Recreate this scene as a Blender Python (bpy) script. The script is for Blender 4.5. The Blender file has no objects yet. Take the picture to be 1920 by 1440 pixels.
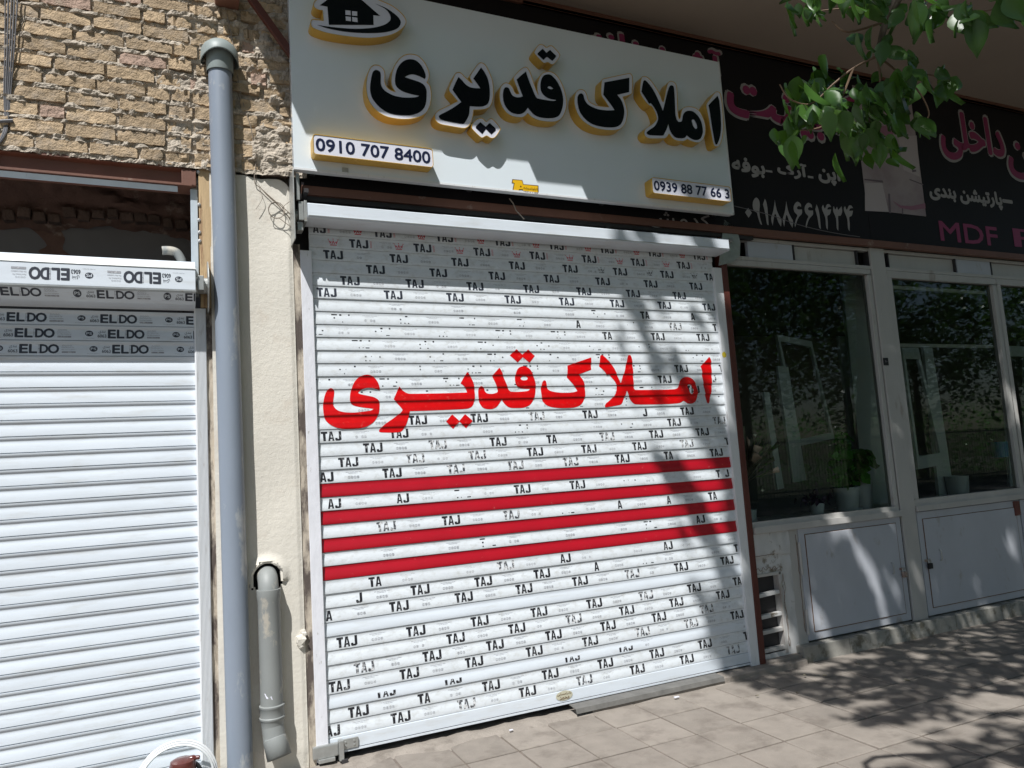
import bpy, bmesh, math, random
from mathutils import Vector, Matrix, noise
from mathutils.geometry import tessellate_polygon
random.seed(7)
S = bpy.context.scene
COL = S.collection
# ------------------------------------------------------------------ camera
CAM = Vector((-0.7488, -4.3926, 1.5658)); YAW, PIT, ROL, F = 0.428887, 0.111152, -0.063882, 1393.85
_d = Vector((math.sin(YAW)*math.cos(PIT), math.cos(YAW)*math.cos(PIT), math.sin(PIT)))
_r0 = Vector((math.cos(YAW), -math.sin(YAW), 0)); _u0 = _r0.cross(_d)
_r = math.cos(ROL)*_r0 + math.sin(ROL)*_u0; _u = -math.sin(ROL)*_r0 + math.cos(ROL)*_u0
cd = bpy.data.cameras.new('camera'); cam = bpy.data.objects.new('camera', cd); COL.objects.link(cam)
cd.sensor_width = 36; cd.sensor_fit = 'HORIZONTAL'; cd.lens = F/1920*36; cd.clip_start = .05; cd.clip_end = 400
M = Matrix.Identity(4)
for i in range(3):
    M[i][0] = _r[i]; M[i][1] = _u[i]; M[i][2] = -_d[i]; M[i][3] = CAM[i]
cam.matrix_world = M; S.camera = cam
# ------------------------------------------------------------------ light
SUN = Vector((0.80, 1.0, -2.0)).normalized()
W = bpy.data.worlds.new('World'); S.world = W; W.use_nodes = True
nt = W.node_tree; bg = nt.nodes['Background']; sky = nt.nodes.new('ShaderNodeTexSky'); sky.sky_type = 'NISHITA'
sky.sun_disc = False; sky.sun_elevation = math.asin(-SUN.z); sky.sun_rotation = math.atan2(-SUN.x, -SUN.y)
nt.links.new(sky.outputs[0], bg.inputs[0]); bg.inputs[1].default_value = 0.066
sl = bpy.data.lights.new('sun', 'SUN'); so = bpy.data.objects.new('sun', sl); COL.objects.link(so)
sl.energy = 4.8; sl.angle = math.radians(.5); sl.color = (1, .985, .96)
so.rotation_euler = SUN.to_track_quat('-Z', 'Y').to_euler()
S.view_settings.view_transform = 'Standard'; S.view_settings.look = 'None'; S.view_settings.gamma = 1
S.view_settings.exposure = 0.30
S.render.engine = 'CYCLES'
# ------------------------------------------------------------------ helpers
def at(px, py, Y=0.0):
    v = _d*F + _r*(px-960) + _u*(720-py); return CAM + v*((Y-CAM.y)/v.y)
def dist(px, py, t):
    v = (_d*F + _r*(px-960) + _u*(720-py)).normalized(); return CAM + v*t
def pix(p):
    v = Vector(p)-CAM; z = v.dot(_d)
    return (960+F*v.dot(_r)/z, 720-F*v.dot(_u)/z) if z > .01 else (9e9, 9e9)
def wx(px, z, y=0.0):
    k = (px-960)/F; a = _r-k*_d
    return CAM.x-(a.y*(y-CAM.y)+a.z*(z-CAM.z))/a.x
def tag(o, label=None, cat=None, group=None, kind=None):
    if label: o['label'] = label
    if cat: o['category'] = cat
    if group: o['group'] = group
    if kind: o['kind'] = kind
    return o
def link(name, me, parent=None):
    o = bpy.data.objects.new(name, me); COL.objects.link(o)
    if parent: o.parent = parent
    return o
def thing(name, label, cat, group=None):
    o = bpy.data.objects.new(name, None); COL.objects.link(o); o.empty_display_size = .1
    return tag(o, label, cat, group)
class MB:
    def __init__(s): s.v = []; s.f = []
    def quad(s, a, b, c, d):
        n = len(s.v); s.v += [tuple(a), tuple(b), tuple(c), tuple(d)]; s.f.append((n, n+1, n+2, n+3))
    def box(s, x0, x1, y0, y1, z0, z1, M=None):
        n = len(s.v)
        P = [Vector((x, y, z)) for z in (z0, z1) for y in (y0, y1) for x in (x0, x1)]
        if M: P = [M @ p for p in P]
        s.v += [tuple(p) for p in P]
        s.f += [tuple(n+i for i in q) for q in ((0,2,3,1),(4,5,7,6),(0,1,5,4),(2,6,7,3),(0,4,6,2),(1,3,7,5))]
    def tube(s, pts, rad, n=10, cap=True):
        pts = [Vector(p) for p in pts]; base = len(s.v); m = len(pts)
        t0 = (pts[1]-pts[0]).normalized(); up = Vector((0,0,1)) if abs(t0.z) < .9 else Vector((1,0,0))
        a = t0.cross(up).normalized()
        for i, p in enumerate(pts):
            t = (pts[min(i+1, m-1)]-pts[max(i-1, 0)]).normalized()
            a = (a-t*a.dot(t)).normalized(); b = t.cross(a)
            R = rad[i] if hasattr(rad, '__len__') else rad
            for k in range(n):
                q = 2*math.pi*k/n; s.v.append(tuple(p+a*R*math.cos(q)+b*R*math.sin(q)))
        for i in range(m-1):
            for k in range(n):
                k2 = (k+1) % n
                s.f.append((base+i*n+k, base+i*n+k2, base+(i+1)*n+k2, base+(i+1)*n+k))
        if cap:
            s.f.append(tuple(base+k for k in reversed(range(n)))); s.f.append(tuple(base+(m-1)*n+k for k in range(n)))
    def lathe(s, prof, cx, cy, n=24):
        base = len(s.v)
        for (R, z) in prof:
            for k in range(n):
                q = 2*math.pi*k/n; s.v.append((cx+R*math.cos(q), cy+R*math.sin(q), z))
        for i in range(len(prof)-1):
            for k in range(n):
                k2 = (k+1) % n; s.f.append((base+i*n+k, base+i*n+k2, base+(i+1)*n+k2, base+(i+1)*n+k))
    def prism(s, loop, x0, x1, closed=True):          # loop of (y,z), extruded along x
        n = len(s.v); m = len(loop)
        for x in (x0, x1): s.v += [(x, y, z) for y, z in loop]
        for i in range(m if closed else m-1):
            j = (i+1) % m; s.f.append((n+i, n+j, n+m+j, n+m+i))
        if closed:
            s.f.append(tuple(n+i for i in reversed(range(m)))); s.f.append(tuple(n+m+i for i in range(m)))
    def build(s, name, mat, parent=None, smooth=False, bevel=0, mats=None):
        me = bpy.data.meshes.new(name); me.from_pydata(s.v, [], s.f); me.validate()
        bm = bmesh.new(); bm.from_mesh(me)
        if bevel:
            bmesh.ops.remove_doubles(bm, verts=bm.verts, dist=1e-5)
            es = [e for e in bm.edges if len(e.link_faces) == 2 and e.calc_face_angle(0) > .6]
            bmesh.ops.bevel(bm, geom=es, offset=bevel, segments=2, affect='EDGES', profile=.6, clamp_overlap=True)
        bmesh.ops.recalc_face_normals(bm, faces=bm.faces); bm.to_mesh(me); bm.free()
        me.materials.append(mat)
        if smooth:
            for p in me.polygons: p.use_smooth = True
            me.set_sharp_from_angle(angle=math.radians(38))
        return link(name, me, parent)
def arc(pts, n=6):                                     # smooth line through points
    P = [Vector(p) for p in pts]; out = []
    for i in range(len(P)-1):
        p0, p1, p2, p3 = P[max(i-1, 0)], P[i], P[i+1], P[min(i+2, len(P)-1)]
        for k in range(n):
            t = k/n; out.append(.5*((2*p1)+(p2-p0)*t+(2*p0-5*p1+4*p2-p3)*t*t+(3*p1-p0-3*p2+p3)*t**3))
    return out+[P[-1]]
def smooth_loop(pts, n=4):                             # closed outline; third value marks a corner
    m = len(pts); out = []
    for i in range(m):
        p1 = Vector(pts[i][:2]); p2 = Vector(pts[(i+1) % m][:2])
        c1 = len(pts[i]) > 2; c2 = len(pts[(i+1) % m]) > 2
        p0 = p1 if c1 else Vector(pts[i-1][:2]); p3 = p2 if c2 else Vector(pts[(i+2) % m][:2])
        for k in range(n):
            t = k/n; out.append(.5*((2*p1)+(p2-p0)*t+(2*p0-5*p1+4*p2-p3)*t*t+(3*p1-p0-3*p2+p3)*t**3))
    return out
# ------------------------------------------------------------------ materials
MATS = {}
def mat(name, col, rough=.6, metal=0, spec=.5, var=.0, vscale=3., bump=0, bscale=60., dirt=None, dscale=2., damt=.5, dsharp=.15, coat=0, objvar=0, stretch=(1,1,1), bump2=0, b2scale=400):
    m = bpy.data.materials.new(name); m.use_nodes = True; t = m.node_tree; N = t.nodes; L = t.links
    b = N['Principled BSDF']; b.inputs['Roughness'].default_value = rough; b.inputs['Metallic'].default_value = metal
    b.inputs['Specular IOR Level'].default_value = spec; b.inputs['Coat Weight'].default_value = coat
    g = N.new('ShaderNodeNewGeometry'); mp = N.new('ShaderNodeMapping'); mp.inputs['Scale'].default_value = stretch
    L.new(g.outputs['Position'], mp.inputs['Vector'])
    c = N.new('ShaderNodeRGB'); c.outputs[0].default_value = (*col, 1); cur = c.outputs[0]
    def nz(sc, det=5, rgh=.6):
        n = N.new('ShaderNodeTexNoise'); n.inputs['Scale'].default_value = sc; n.inputs['Detail'].default_value = det
        n.inputs['Roughness'].default_value = rgh; L.new(mp.outputs[0], n.inputs['Vector']); return n.outputs['Fac']
    if var or objvar:
        h = N.new('ShaderNodeHueSaturation'); L.new(cur, h.inputs['Color'])
        r = N.new('ShaderNodeMapRange'); r.inputs['From Min'].default_value = .25; r.inputs['From Max'].default_value = .75
        r.inputs['To Min'].default_value = 1-var; r.inputs['To Max'].default_value = 1+var
        L.new(nz(vscale), r.inputs['Value']); v = r.outputs[0]
        if objvar:
            oi = N.new('ShaderNodeObjectInfo'); r2 = N.new('ShaderNodeMapRange'); r2.inputs['To Min'].default_value = 1-objvar
            r2.inputs['To Max'].default_value = 1+objvar; L.new(oi.outputs['Random'], r2.inputs['Value'])
            mm = N.new('ShaderNodeMath'); mm.operation = 'MULTIPLY'; L.new(v, mm.inputs[0]); L.new(r2.outputs[0], mm.inputs[1]); v = mm.outputs[0]
        L.new(v, h.inputs['Value']); cur = h.outputs[0]
    if dirt:
        r = N.new('ShaderNodeMapRange'); r.inputs['From Min'].default_value = 1-damt; r.inputs['From Max'].default_value = 1-damt+dsharp
        L.new(nz(dscale, 8, .65), r.inputs['Value']); mx = N.new('ShaderNodeMix'); mx.data_type = 'RGBA'
        L.new(r.outputs[0], mx.inputs['Factor']); L.new(cur, mx.inputs[6]); mx.inputs[7].default_value = (*dirt, 1); cur = mx.outputs[2]
    L.new(cur, b.inputs['Base Color'])
    if bump:
        bn = N.new('ShaderNodeBump'); bn.inputs['Strength'].default_value = 1; bn.inputs['Distance'].default_value = bump
        L.new(nz(bscale, 6, .6), bn.inputs['Height'])
        if bump2:
            b2 = N.new('ShaderNodeBump'); b2.inputs['Distance'].default_value = bump2; L.new(nz(b2scale, 3), b2.inputs['Height'])
            L.new(bn.outputs[0], b2.inputs['Normal']); L.new(b2.outputs[0], b.inputs['Normal'])
        else: L.new(bn.outputs[0], b.inputs['Normal'])
    MATS[name] = m; return m
m_ink_clean = mat('navy_black_ink', (.025,.03,.045), .45)
m_navy = mat('navy_digits', (.012,.016,.05), .3)
m_slat = mat('white_slat_paint', (.66,.715,.775), .32, objvar=.035, dirt=(.52,.53,.52), dscale=6, damt=.47, dsharp=.30, var=.07, vscale=4, stretch=(.6,1,4))
m_slat_old = mat('worn_film_slat', (.69,.735,.775), .38, objvar=.03, dirt=(.54,.56,.56), dscale=19, damt=.50, dsharp=.24, var=.06, vscale=9, stretch=(1,1,1.6), bump=.0008, bscale=60)
m_red = mat('red_slat_paint', (.43,.006,.018), .3, var=.08, vscale=5, dirt=(.58,.10,.10), dscale=30, damt=.36, dsharp=.06)
m_redtxt = mat('red_vinyl', (.60,.0,.002), .33, var=.16, vscale=9, dirt=(.66,.05,.04), dscale=40, damt=.40, dsharp=.06)
m_ink = mat('black_ink', (.012,.012,.016), .45, dirt=(.35,.36,.37), dscale=45, damt=.44, dsharp=.12)
m_inkworn = mat('faded_ink', (.05,.055,.065), .5, dirt=(.62,.63,.64), dscale=55, damt=.53, dsharp=.10)
m_inkfine = mat('fine_grey_print', (.30,.31,.34), .5, dirt=(.66,.67,.68), dscale=80, damt=.5, dsharp=.2)
m_pink = mat('pink_print', (.62,.13,.17), .5)
m_crownred = mat('red_print', (.6,.02,.04), .5)
m_alu = mat('brushed_white_rail', (.72,.74,.76), .4, dirt=(.45,.43,.40), dscale=14, damt=.42, dsharp=.2, stretch=(3,3,.6))
m_film = mat('wrinkled_white_film', (.74,.75,.80), .35, var=.08, vscale=9, bump=.003, bscale=14, dirt=(.5,.5,.5), dscale=30, damt=.36, dsharp=.05, stretch=(2,1,.7))
m_rustred = mat('rusty_red_primer', (.13,.035,.025), .6, var=.25, vscale=12, dirt=(.42,.36,.30), dscale=7, damt=.50, dsharp=.12, bump=.002, bscale=40)
m_redpost = mat('red_brown_paint', (.10,.026,.018), .5, var=.15, vscale=10, dirt=(.07,.02,.015), dscale=4, damt=.4)
m_plaster = mat('cream_plaster', (.70,.665,.59), .85, var=.08, vscale=1.6, bump=.0028, bscale=34, bump2=.0012, b2scale=150, dirt=(.55,.46,.37), dscale=2.4, damt=.44, dsharp=.25)
m_dirtyplaster = mat('grimy_plaster_edge', (.50,.44,.36), .9, var=.2, vscale=8, bump=.006, bscale=30, dirt=(.10,.08,.07), dscale=9, damt=.55, dsharp=.12, stretch=(1,1,.35))
m_pipe = mat('grey_pvc', (.235,.275,.335), .40, var=.07, vscale=3, dirt=(.40,.42,.43), dscale=5, damt=.43, dsharp=.07, stretch=(1,1,.45), bump=.0015, bscale=5)
m_pipe2 = mat('old_grey_pvc', (.25,.265,.26), .55, var=.10, vscale=6, dirt=(.45,.42,.36), dscale=9, damt=.44, dsharp=.08, stretch=(1,1,.6))
m_cap = mat('green_grey_pvc_cap', (.25,.29,.285), .5, var=.1, vscale=9)
m_gold = mat('gold_letter_side', (.66,.40,.07), .38, metal=.35, var=.12, vscale=6)
m_acry = mat('white_acrylic', (.70,.71,.80), .2, coat=.2)
m_blackface = mat('black_vinyl_face', (.004,.004,.008), .22, spec=.25)
m_sign = mat('white_composite_panel', (.74,.81,.86), .10, var=.02, vscale=1.5, spec=.6, coat=.5)
m_dark = mat('dark_steel', (.03,.028,.03), .6, var=.2, vscale=8)
m_steel = mat('galvanised_steel', (.42,.43,.42), .42, metal=.6, var=.15, vscale=20, dirt=(.30,.20,.12), dscale=12, damt=.38)
m_beam = mat('brown_primer_beam', (.17,.075,.05), .55, var=.15, vscale=5, dirt=(.38,.30,.25), dscale=6, damt=.36, dsharp=.12, bump=.001, bscale=50)
m_flash = mat('pale_metal_flashing', (.48,.55,.60), .45, var=.1, vscale=9, dirt=(.2,.13,.1), dscale=8, damt=.4)
m_wood = mat('raw_wood_jamb', (.50,.36,.20), .75, var=.2, vscale=5, stretch=(12,1,1), dirt=(.16,.05,.02), dscale=1.2, damt=.45, dsharp=.1, bump=.002, bscale=30)
m_brick = mat('buff_brick', (.46,.345,.222), .95, objvar=.20, var=.30, vscale=26, bump=.016, bscale=30, bump2=.006, b2scale=110, dirt=(.38,.31,.235), dscale=11, damt=.50, dsharp=.2)
m_brickpink = mat('pink_buff_brick', (.45,.32,.25), .95, objvar=.12, var=.22, vscale=22, bump=.016, bscale=30, bump2=.006, b2scale=110, dirt=(.31,.25,.19), dscale=9, damt=.45, dsharp=.2)
m_mortar = mat('sandy_mortar', (.48,.42,.345), .95, var=.25, vscale=18, bump=.02, bscale=26, bump2=.008, b2scale=100)
m_tile = mat('worn_paving_tile', (.235,.208,.180), .88, objvar=.09, var=.13, vscale=7, dirt=(.145,.124,.105), dscale=4.5, damt=.50, dsharp=.22, bump=.002, bscale=60, bump2=.001, b2scale=300)
m_grout = mat('paving_joint', (.15,.125,.105), .95, var=.3, vscale=20, bump=.004, bscale=70)
m_concrete = mat('rough_concrete', (.26,.23,.20), .92, var=.18, vscale=7, dirt=(.14,.12,.10), dscale=5, damt=.45, dsharp=.2, bump=.008, bscale=35)
m_stone = mat('plinth_stone', (.30,.29,.26), .9, objvar=.12, var=.2, vscale=14, dirt=(.14,.13,.10), dscale=9, damt=.48, dsharp=.12, bump=.0012, bscale=70)
m_banner = mat('black_banner_vinyl', (.012,.010,.012), .55, var=.1, spec=.2)
m_bantxt = mat('grey_banner_print', (.34,.32,.32), .5)
m_magenta = mat('magenta_banner_print', (.26,.025,.10), .5)
m_framepaint = mat('shopfront_cream_paint', (.46,.45,.43), .45, var=.08, vscale=5, dirt=(.24,.18,.14), dscale=4, damt=.40, dsharp=.12, stretch=(1,1,.3))
m_doorpaint = mat('grey_blue_door_paint', (.46,.48,.525), .42, var=.07, vscale=3, dirt=(.30,.27,.235), dscale=5, damt=.40, dsharp=.12, stretch=(1,1,.6))
m_patch = mat('flaking_white_paint', (.55,.55,.54), .7, var=.1, vscale=6, dirt=(.20,.17,.13), dscale=5, damt=.44, dsharp=.06, bump=.003, bscale=18)
m_soffit = mat('beige_soffit_paint', (.37,.31,.255), .85, var=.05, vscale=1.5)
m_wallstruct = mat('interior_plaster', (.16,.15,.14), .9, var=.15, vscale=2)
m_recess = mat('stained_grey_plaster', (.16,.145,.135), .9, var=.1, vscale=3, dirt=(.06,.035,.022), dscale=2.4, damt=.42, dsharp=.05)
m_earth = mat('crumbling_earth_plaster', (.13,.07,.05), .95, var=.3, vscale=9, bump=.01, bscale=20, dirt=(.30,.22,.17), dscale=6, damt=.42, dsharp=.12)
m_black = mat('black_rubber', (.01,.01,.01), .6)
m_cable = mat('grey_cable', (.14,.14,.15), .6)
m_wire = mat('thin_bare_wire', (.24,.20,.16), .5)
m_whitepl = mat('white_plastic', (.75,.77,.78), .3)
m_brownlid = mat('maroon_plastic', (.10,.025,.02), .22, coat=.3)
m_teal = mat('turquoise_plastic', (.12,.55,.55), .4)
m_yellow = mat('yellow_sticker', (.80,.47,.01), .4)
m_yellowdot = mat('yellow_paint_spot', (.7,.55,.04), .5)
m_stick = mat('aged_oval_sticker', (.52,.50,.38), .5)
m_brown = mat('brown_print', (.12,.05,.01), .5)
m_bark = mat('grey_bark', (.11,.085,.06), .9, var=.25, vscale=8, bump=.01, bscale=25, stretch=(1,1,.3))
m_twig = mat('reddish_twig', (.16,.10,.06), .7)
m_pot = mat('white_plant_pot', (.55,.60,.62), .4)
m_panelw = mat('white_door_leaf', (.46,.50,.50), .4)
m_blue = mat('blue_plastic', (.03,.20,.42), .4)
m_road = mat('asphalt', (.05,.05,.052), .9, var=.15, vscale=5, bump=.004, bscale=90)
m_rail = mat('green_black_railing', (.03,.045,.035), .5)
m_photo = mat('faded_kitchen_photo', (.36,.30,.31), .5, var=.15, vscale=1.4, dirt=(.22,.15,.17), dscale=1.5, damt=.5, dsharp=.25)
def leafmat(name, col, trans):
    m = bpy.data.materials.new(name); m.use_nodes = True; t = m.node_tree; N = t.nodes; L = t.links
    b = N['Principled BSDF']; b.inputs['Roughness'].default_value = .34
    oi = N.new('ShaderNodeObjectInfo'); g = N.new('ShaderNodeNewGeometry'); n = N.new('ShaderNodeTexNoise'); n.inputs['Scale'].default_value = 3
    L.new(g.outputs['Position'], n.inputs['Vector'])
    ad = N.new('ShaderNodeMath'); ad.operation = 'ADD'; L.new(oi.outputs['Random'], ad.inputs[0]); L.new(n.outputs['Fac'], ad.inputs[1])
    r = N.new('ShaderNodeMapRange'); r.inputs['From Min'].default_value = .3; r.inputs['From Max'].default_value = 1.5; r.inputs['To Min'].default_value = .45; r.inputs['To Max'].default_value = 1.5
    L.new(ad.outputs[0], r.inputs['Value']); h = N.new('ShaderNodeHueSaturation'); h.inputs['Color'].default_value = (*col, 1)
    L.new(r.outputs[0], h.inputs['Value']); L.new(h.outputs[0], b.inputs['Base Color'])
    tr = N.new('ShaderNodeBsdfTranslucent'); tr.inputs[0].default_value = (*trans, 1); mx = N.new('ShaderNodeMixShader'); mx.inputs[0].default_value = .32
    L.new(b.outputs[0], mx.inputs[1]); L.new(tr.outputs[0], mx.inputs[2]); L.new(mx.outputs[0], N['Material Output'].inputs[0]); return m
m_leaf = leafmat('green_leaf', (.042,.098,.02), (.10,.24,.02))
m_leafpot = leafmat('houseplant_leaf', (.08,.26,.035), (.14,.40,.04))
m_leafdry = leafmat('dry_straw_leaf', (.32,.29,.22), (.2,.18,.1))
m_purple = leafmat('purple_leaf', (.06,.03,.07), (.08,.03,.08))
def glassmat():
    m = bpy.data.materials.new('window_glass'); m.use_nodes = True; t = m.node_tree; N = t.nodes; L = t.links
    N.remove(N['Principled BSDF']); gl = N.new('ShaderNodeBsdfGlossy'); gl.inputs['Roughness'].default_value = .015
    gl.inputs['Color'].default_value = (.9,.97,.95,1)
    tp = N.new('ShaderNodeBsdfTransparent'); tp.inputs[0].default_value = (.84,.90,.87,1)
    fr = N.new('ShaderNodeFresnel'); fr.inputs[0].default_value = 1.52; ml = N.new('ShaderNodeMath'); ml.operation = 'MULTIPLY_ADD'; ml.inputs[1].default_value = 1.0; ml.inputs[2].default_value = .0
    L.new(fr.outputs[0], ml.inputs[0]); mx = N.new('ShaderNodeMixShader')
    n = N.new('ShaderNodeTexNoise'); n.inputs['Scale'].default_value = 1.1; bp = N.new('ShaderNodeBump'); bp.inputs['Distance'].default_value = .0012
    L.new(n.outputs[0], bp.inputs['Height']); L.new(bp.outputs[0], gl.inputs['Normal'])
    L.new(ml.outputs[0], mx.inputs[0]); L.new(tp.outputs[0], mx.inputs[1]); L.new(gl.outputs[0], mx.inputs[2]); L.new(mx.outputs[0], N['Material Output'].inputs[0]); return m
m_glass = glassmat()
# ------------------------------------------------------------------ flat outlines and lettering
def tess(loops):                                       # loops of 2-D Vectors -> verts, tris
    L3 = [[Vector((p.x, p.y, 0)) for p in l] for l in loops]
    tri = tessellate_polygon(L3); flat = [p for l in loops for p in l]; return flat, tri
_tc = {}
def text2d(s, bold=0.0):
    k = (s, bold)
    if k in _tc: return _tc[k]
    cu = bpy.data.curves.new('t', 'FONT'); cu.body = s; cu.size = 1; cu.offset = bold; cu.resolution_u = 3; cu.fill_mode = 'FRONT'
    o = bpy.data.objects.new('t', cu); COL.objects.link(o)
    dg = bpy.context.evaluated_depsgraph_get(); me = bpy.data.meshes.new_from_object(o.evaluated_get(dg))
    V = [v.co.copy() for v in me.vertices]; Fc = [tuple(p.vertices) for p in me.polygons]
    bpy.data.objects.remove(o); bpy.data.meshes.remove(me); bpy.data.curves.remove(cu)
    if V:
        x0 = min(v.x for v in V); x1 = max(v.x for v in V); y0 = min(v.y for v in V); y1 = max(v.y for v in V)
        V = [((v.x-x0)/(x1-x0), (v.y-y0)/(y1-y0)) for v in V]
    _tc[k] = (V, Fc); return _tc[k]
class Flat:                                            # print gathered in (x,z), then pressed on a surface
    def __init__(s): s.v = []; s.f = []
    def poly(s, *loops):
        v, t = tess([[Vector(p) for p in l] for l in loops]); n = len(s.v); s.v += [(p.x, p.y) for p in v]; s.f += [tuple(n+i for i in q) for q in t]
    def rect(s, x0, x1, z0, z1):
        n = len(s.v); s.v += [(x0,z0),(x1,z0),(x1,z1),(x0,z1)]; s.f.append((n,n+1,n+2,n+3))
    def text(s, t, x0, x1, z0, z1, bold=0.0, flip=False):
        V, Fc = text2d(t, 0.0); H = z1-z0; dd = bold*H*.55
        for k, (ox, oz) in enumerate(((0,0),(-1,0),(1,0),(0,1),(0,-1),(-.7,.7),(.7,-.7),(.7,.7),(-.7,-.7)) if bold else ((0,0),)):
            n = len(s.v)
            for a, b in V:
                if flip: a, b = 1-a, 1-b
                s.v.append((x0+(x1-x0)*a+ox*dd, z0+(z1-z0)*b+oz*dd, k*.00006))
            s.f += [tuple(n+i for i in q) for q in Fc]
    def ring(s, x, z, r, w, n=10):
        for k in range(n):
            a, b = 2*math.pi*k/n, 2*math.pi*(k+1)/n; m = len(s.v)
            s.v += [(x+r*math.cos(a), z+r*math.sin(a)), (x+r*math.cos(b), z+r*math.sin(b)), (x+(r-w)*math.cos(b), z+(r-w)*math.sin(b)), (x+(r-w)*math.cos(a), z+(r-w)*math.sin(a))]
            s.f.append((m,m+1,m+2,m+3))
    def build(s, name, mt, parent, yfun, levels=(), clipx=None):
        if not s.v: return None
        bm = bmesh.new(); vs = [bm.verts.new((q[0], q[2] if len(q) > 2 else 0, q[1])) for q in s.v]
        for q in s.f:
            try: bm.faces.new([vs[i] for i in q])
            except ValueError: pass
        lo = min(q[1] for q in s.v); hi = max(q[1] for q in s.v)
        for z in levels:
            if lo < z < hi: bmesh.ops.bisect_plane(bm, geom=bm.verts[:]+bm.edges[:]+bm.faces[:], plane_co=(0,0,z), plane_no=(0,0,1))
        if clipx:
            bmesh.ops.bisect_plane(bm, geom=bm.verts[:]+bm.edges[:]+bm.faces[:], plane_co=(clipx[0],0,0), plane_no=(-1,0,0), clear_outer=True)
            bmesh.ops.bisect_plane(bm, geom=bm.verts[:]+bm.edges[:]+bm.faces[:], plane_co=(clipx[1],0,0), plane_no=(1,0,0), clear_outer=True)
        for v in bm.verts: v.co.y = yfun(v.co.x, v.co.z)-v.co.y
        for fc in bm.faces:
            fc.normal_update()
            if fc.normal.y > 0: fc.normal_flip()
        me = bpy.data.meshes.new(name); bm.to_mesh(me); bm.free(); me.materials.append(mt)
        o = link(name, me, parent)
        if name == 'film_print': o['kind'] = 'stuff'
        return o
# ================================================================== SETTING
def ground():
    g = MB(); g.quad((-60,-60,-.03),(60,-60,-.03),(60,60,-.03),(-60,60,-.03)); g.build('ground', mat('bare_earth', (.10,.095,.07), .95, var=.2, vscale=.6)).__setitem__('kind','structure')
    r = MB(); r.quad((-60,-13,-.12+.1),(60,-13,-.02),(60,-6.2,-.02),(-60,-6.2,-.02)); tag(r.build('road', m_road), kind='structure')
    pv = MB(); pv.box(-6, 14, -6.2, .7, -.028, -.008); pave = pv.build('pavement', m_grout); tag(pave, kind='structure')
    kb = MB(); kb.box(-20, 20, -6.35, -6.2, -.02, .1); tag(kb.build('kerb', m_stone, bevel=.01), kind='structure')
    # paving tiles, one mesh shared in three variants
    TX, TY = .317, .345
    var = []
    for k in range(4):
        b = bmesh.new(); bmesh.ops.create_cube(b, size=1); bmesh.ops.scale(b, vec=(TX-.012, TY-.012, .03), verts=b.verts)
        rs = random.Random(k)
        for v in b.verts:
            v.co.x += rs.uniform(-.0025,.0025); v.co.y += rs.uniform(-.0025,.0025)
        es = [e for e in b.edges if all(v.co.z > 0 for v in e.verts)]
        bmesh.ops.bevel(b, geom=es, offset=.004, segments=1, affect='EDGES'); me = bpy.data.meshes.new('paving_tile'); b.to_mesh(me); b.free(); me.materials.append(m_tile); var.append(me)
    rs = random.Random(5); n = 0
    for iy in range(10):
        for ix in range(29):
            x = 1.289+TX*(ix-7+.5); y = -.414+TY*(1-iy+.5)-TY
            if y > -.03+.35*(x < 0): pass
            o = link('paving_tile', var[rs.randrange(4)], pave)
            o.location = (x+rs.uniform(-.002,.002), y, -.0165+rs.uniform(-.0015,.002)); o.rotation_euler = (rs.uniform(-.006,.006), rs.uniform(-.006,.006), rs.choice((0,math.pi))+rs.uniform(-.004,.004)); n += 1
ground()
# crumbly strip of old concrete between tiles and wall
def rough_sheet(name, x0, x1, y0, y1, z, amp, nx, ny, mt, edge=.0, parent=None):
    m = MB()
    for j in range(ny+1):
        for i in range(nx+1):
            x = x0+(x1-x0)*i/nx; y = y0+(y1-y0)*j/ny
            h = noise.noise(Vector((x*7, y*7, 1)))*amp+noise.noise(Vector((x*25, y*25, 3)))*amp*.5
            fall = min(1, j/2.0) if edge else 1
            yy = y+(noise.noise(Vector((x*4, 0, 9)))*edge if j < 2 else 0)
            m.v.append((x, yy, z*fall-(.012 if j == 0 and edge else 0)+h*fall))
    for j in range(ny):
        for i in range(nx):
            a = j*(nx+1)+i; m.f.append((a, a+1, a+nx+2, a+nx+1))
    return m.build(name, mt, parent, smooth=True)
tag(rough_sheet('concrete_strip', -1.6, 3.42, -.16, .5, .012, .012, 160, 12, m_concrete, edge=.07), kind='structure')
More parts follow.
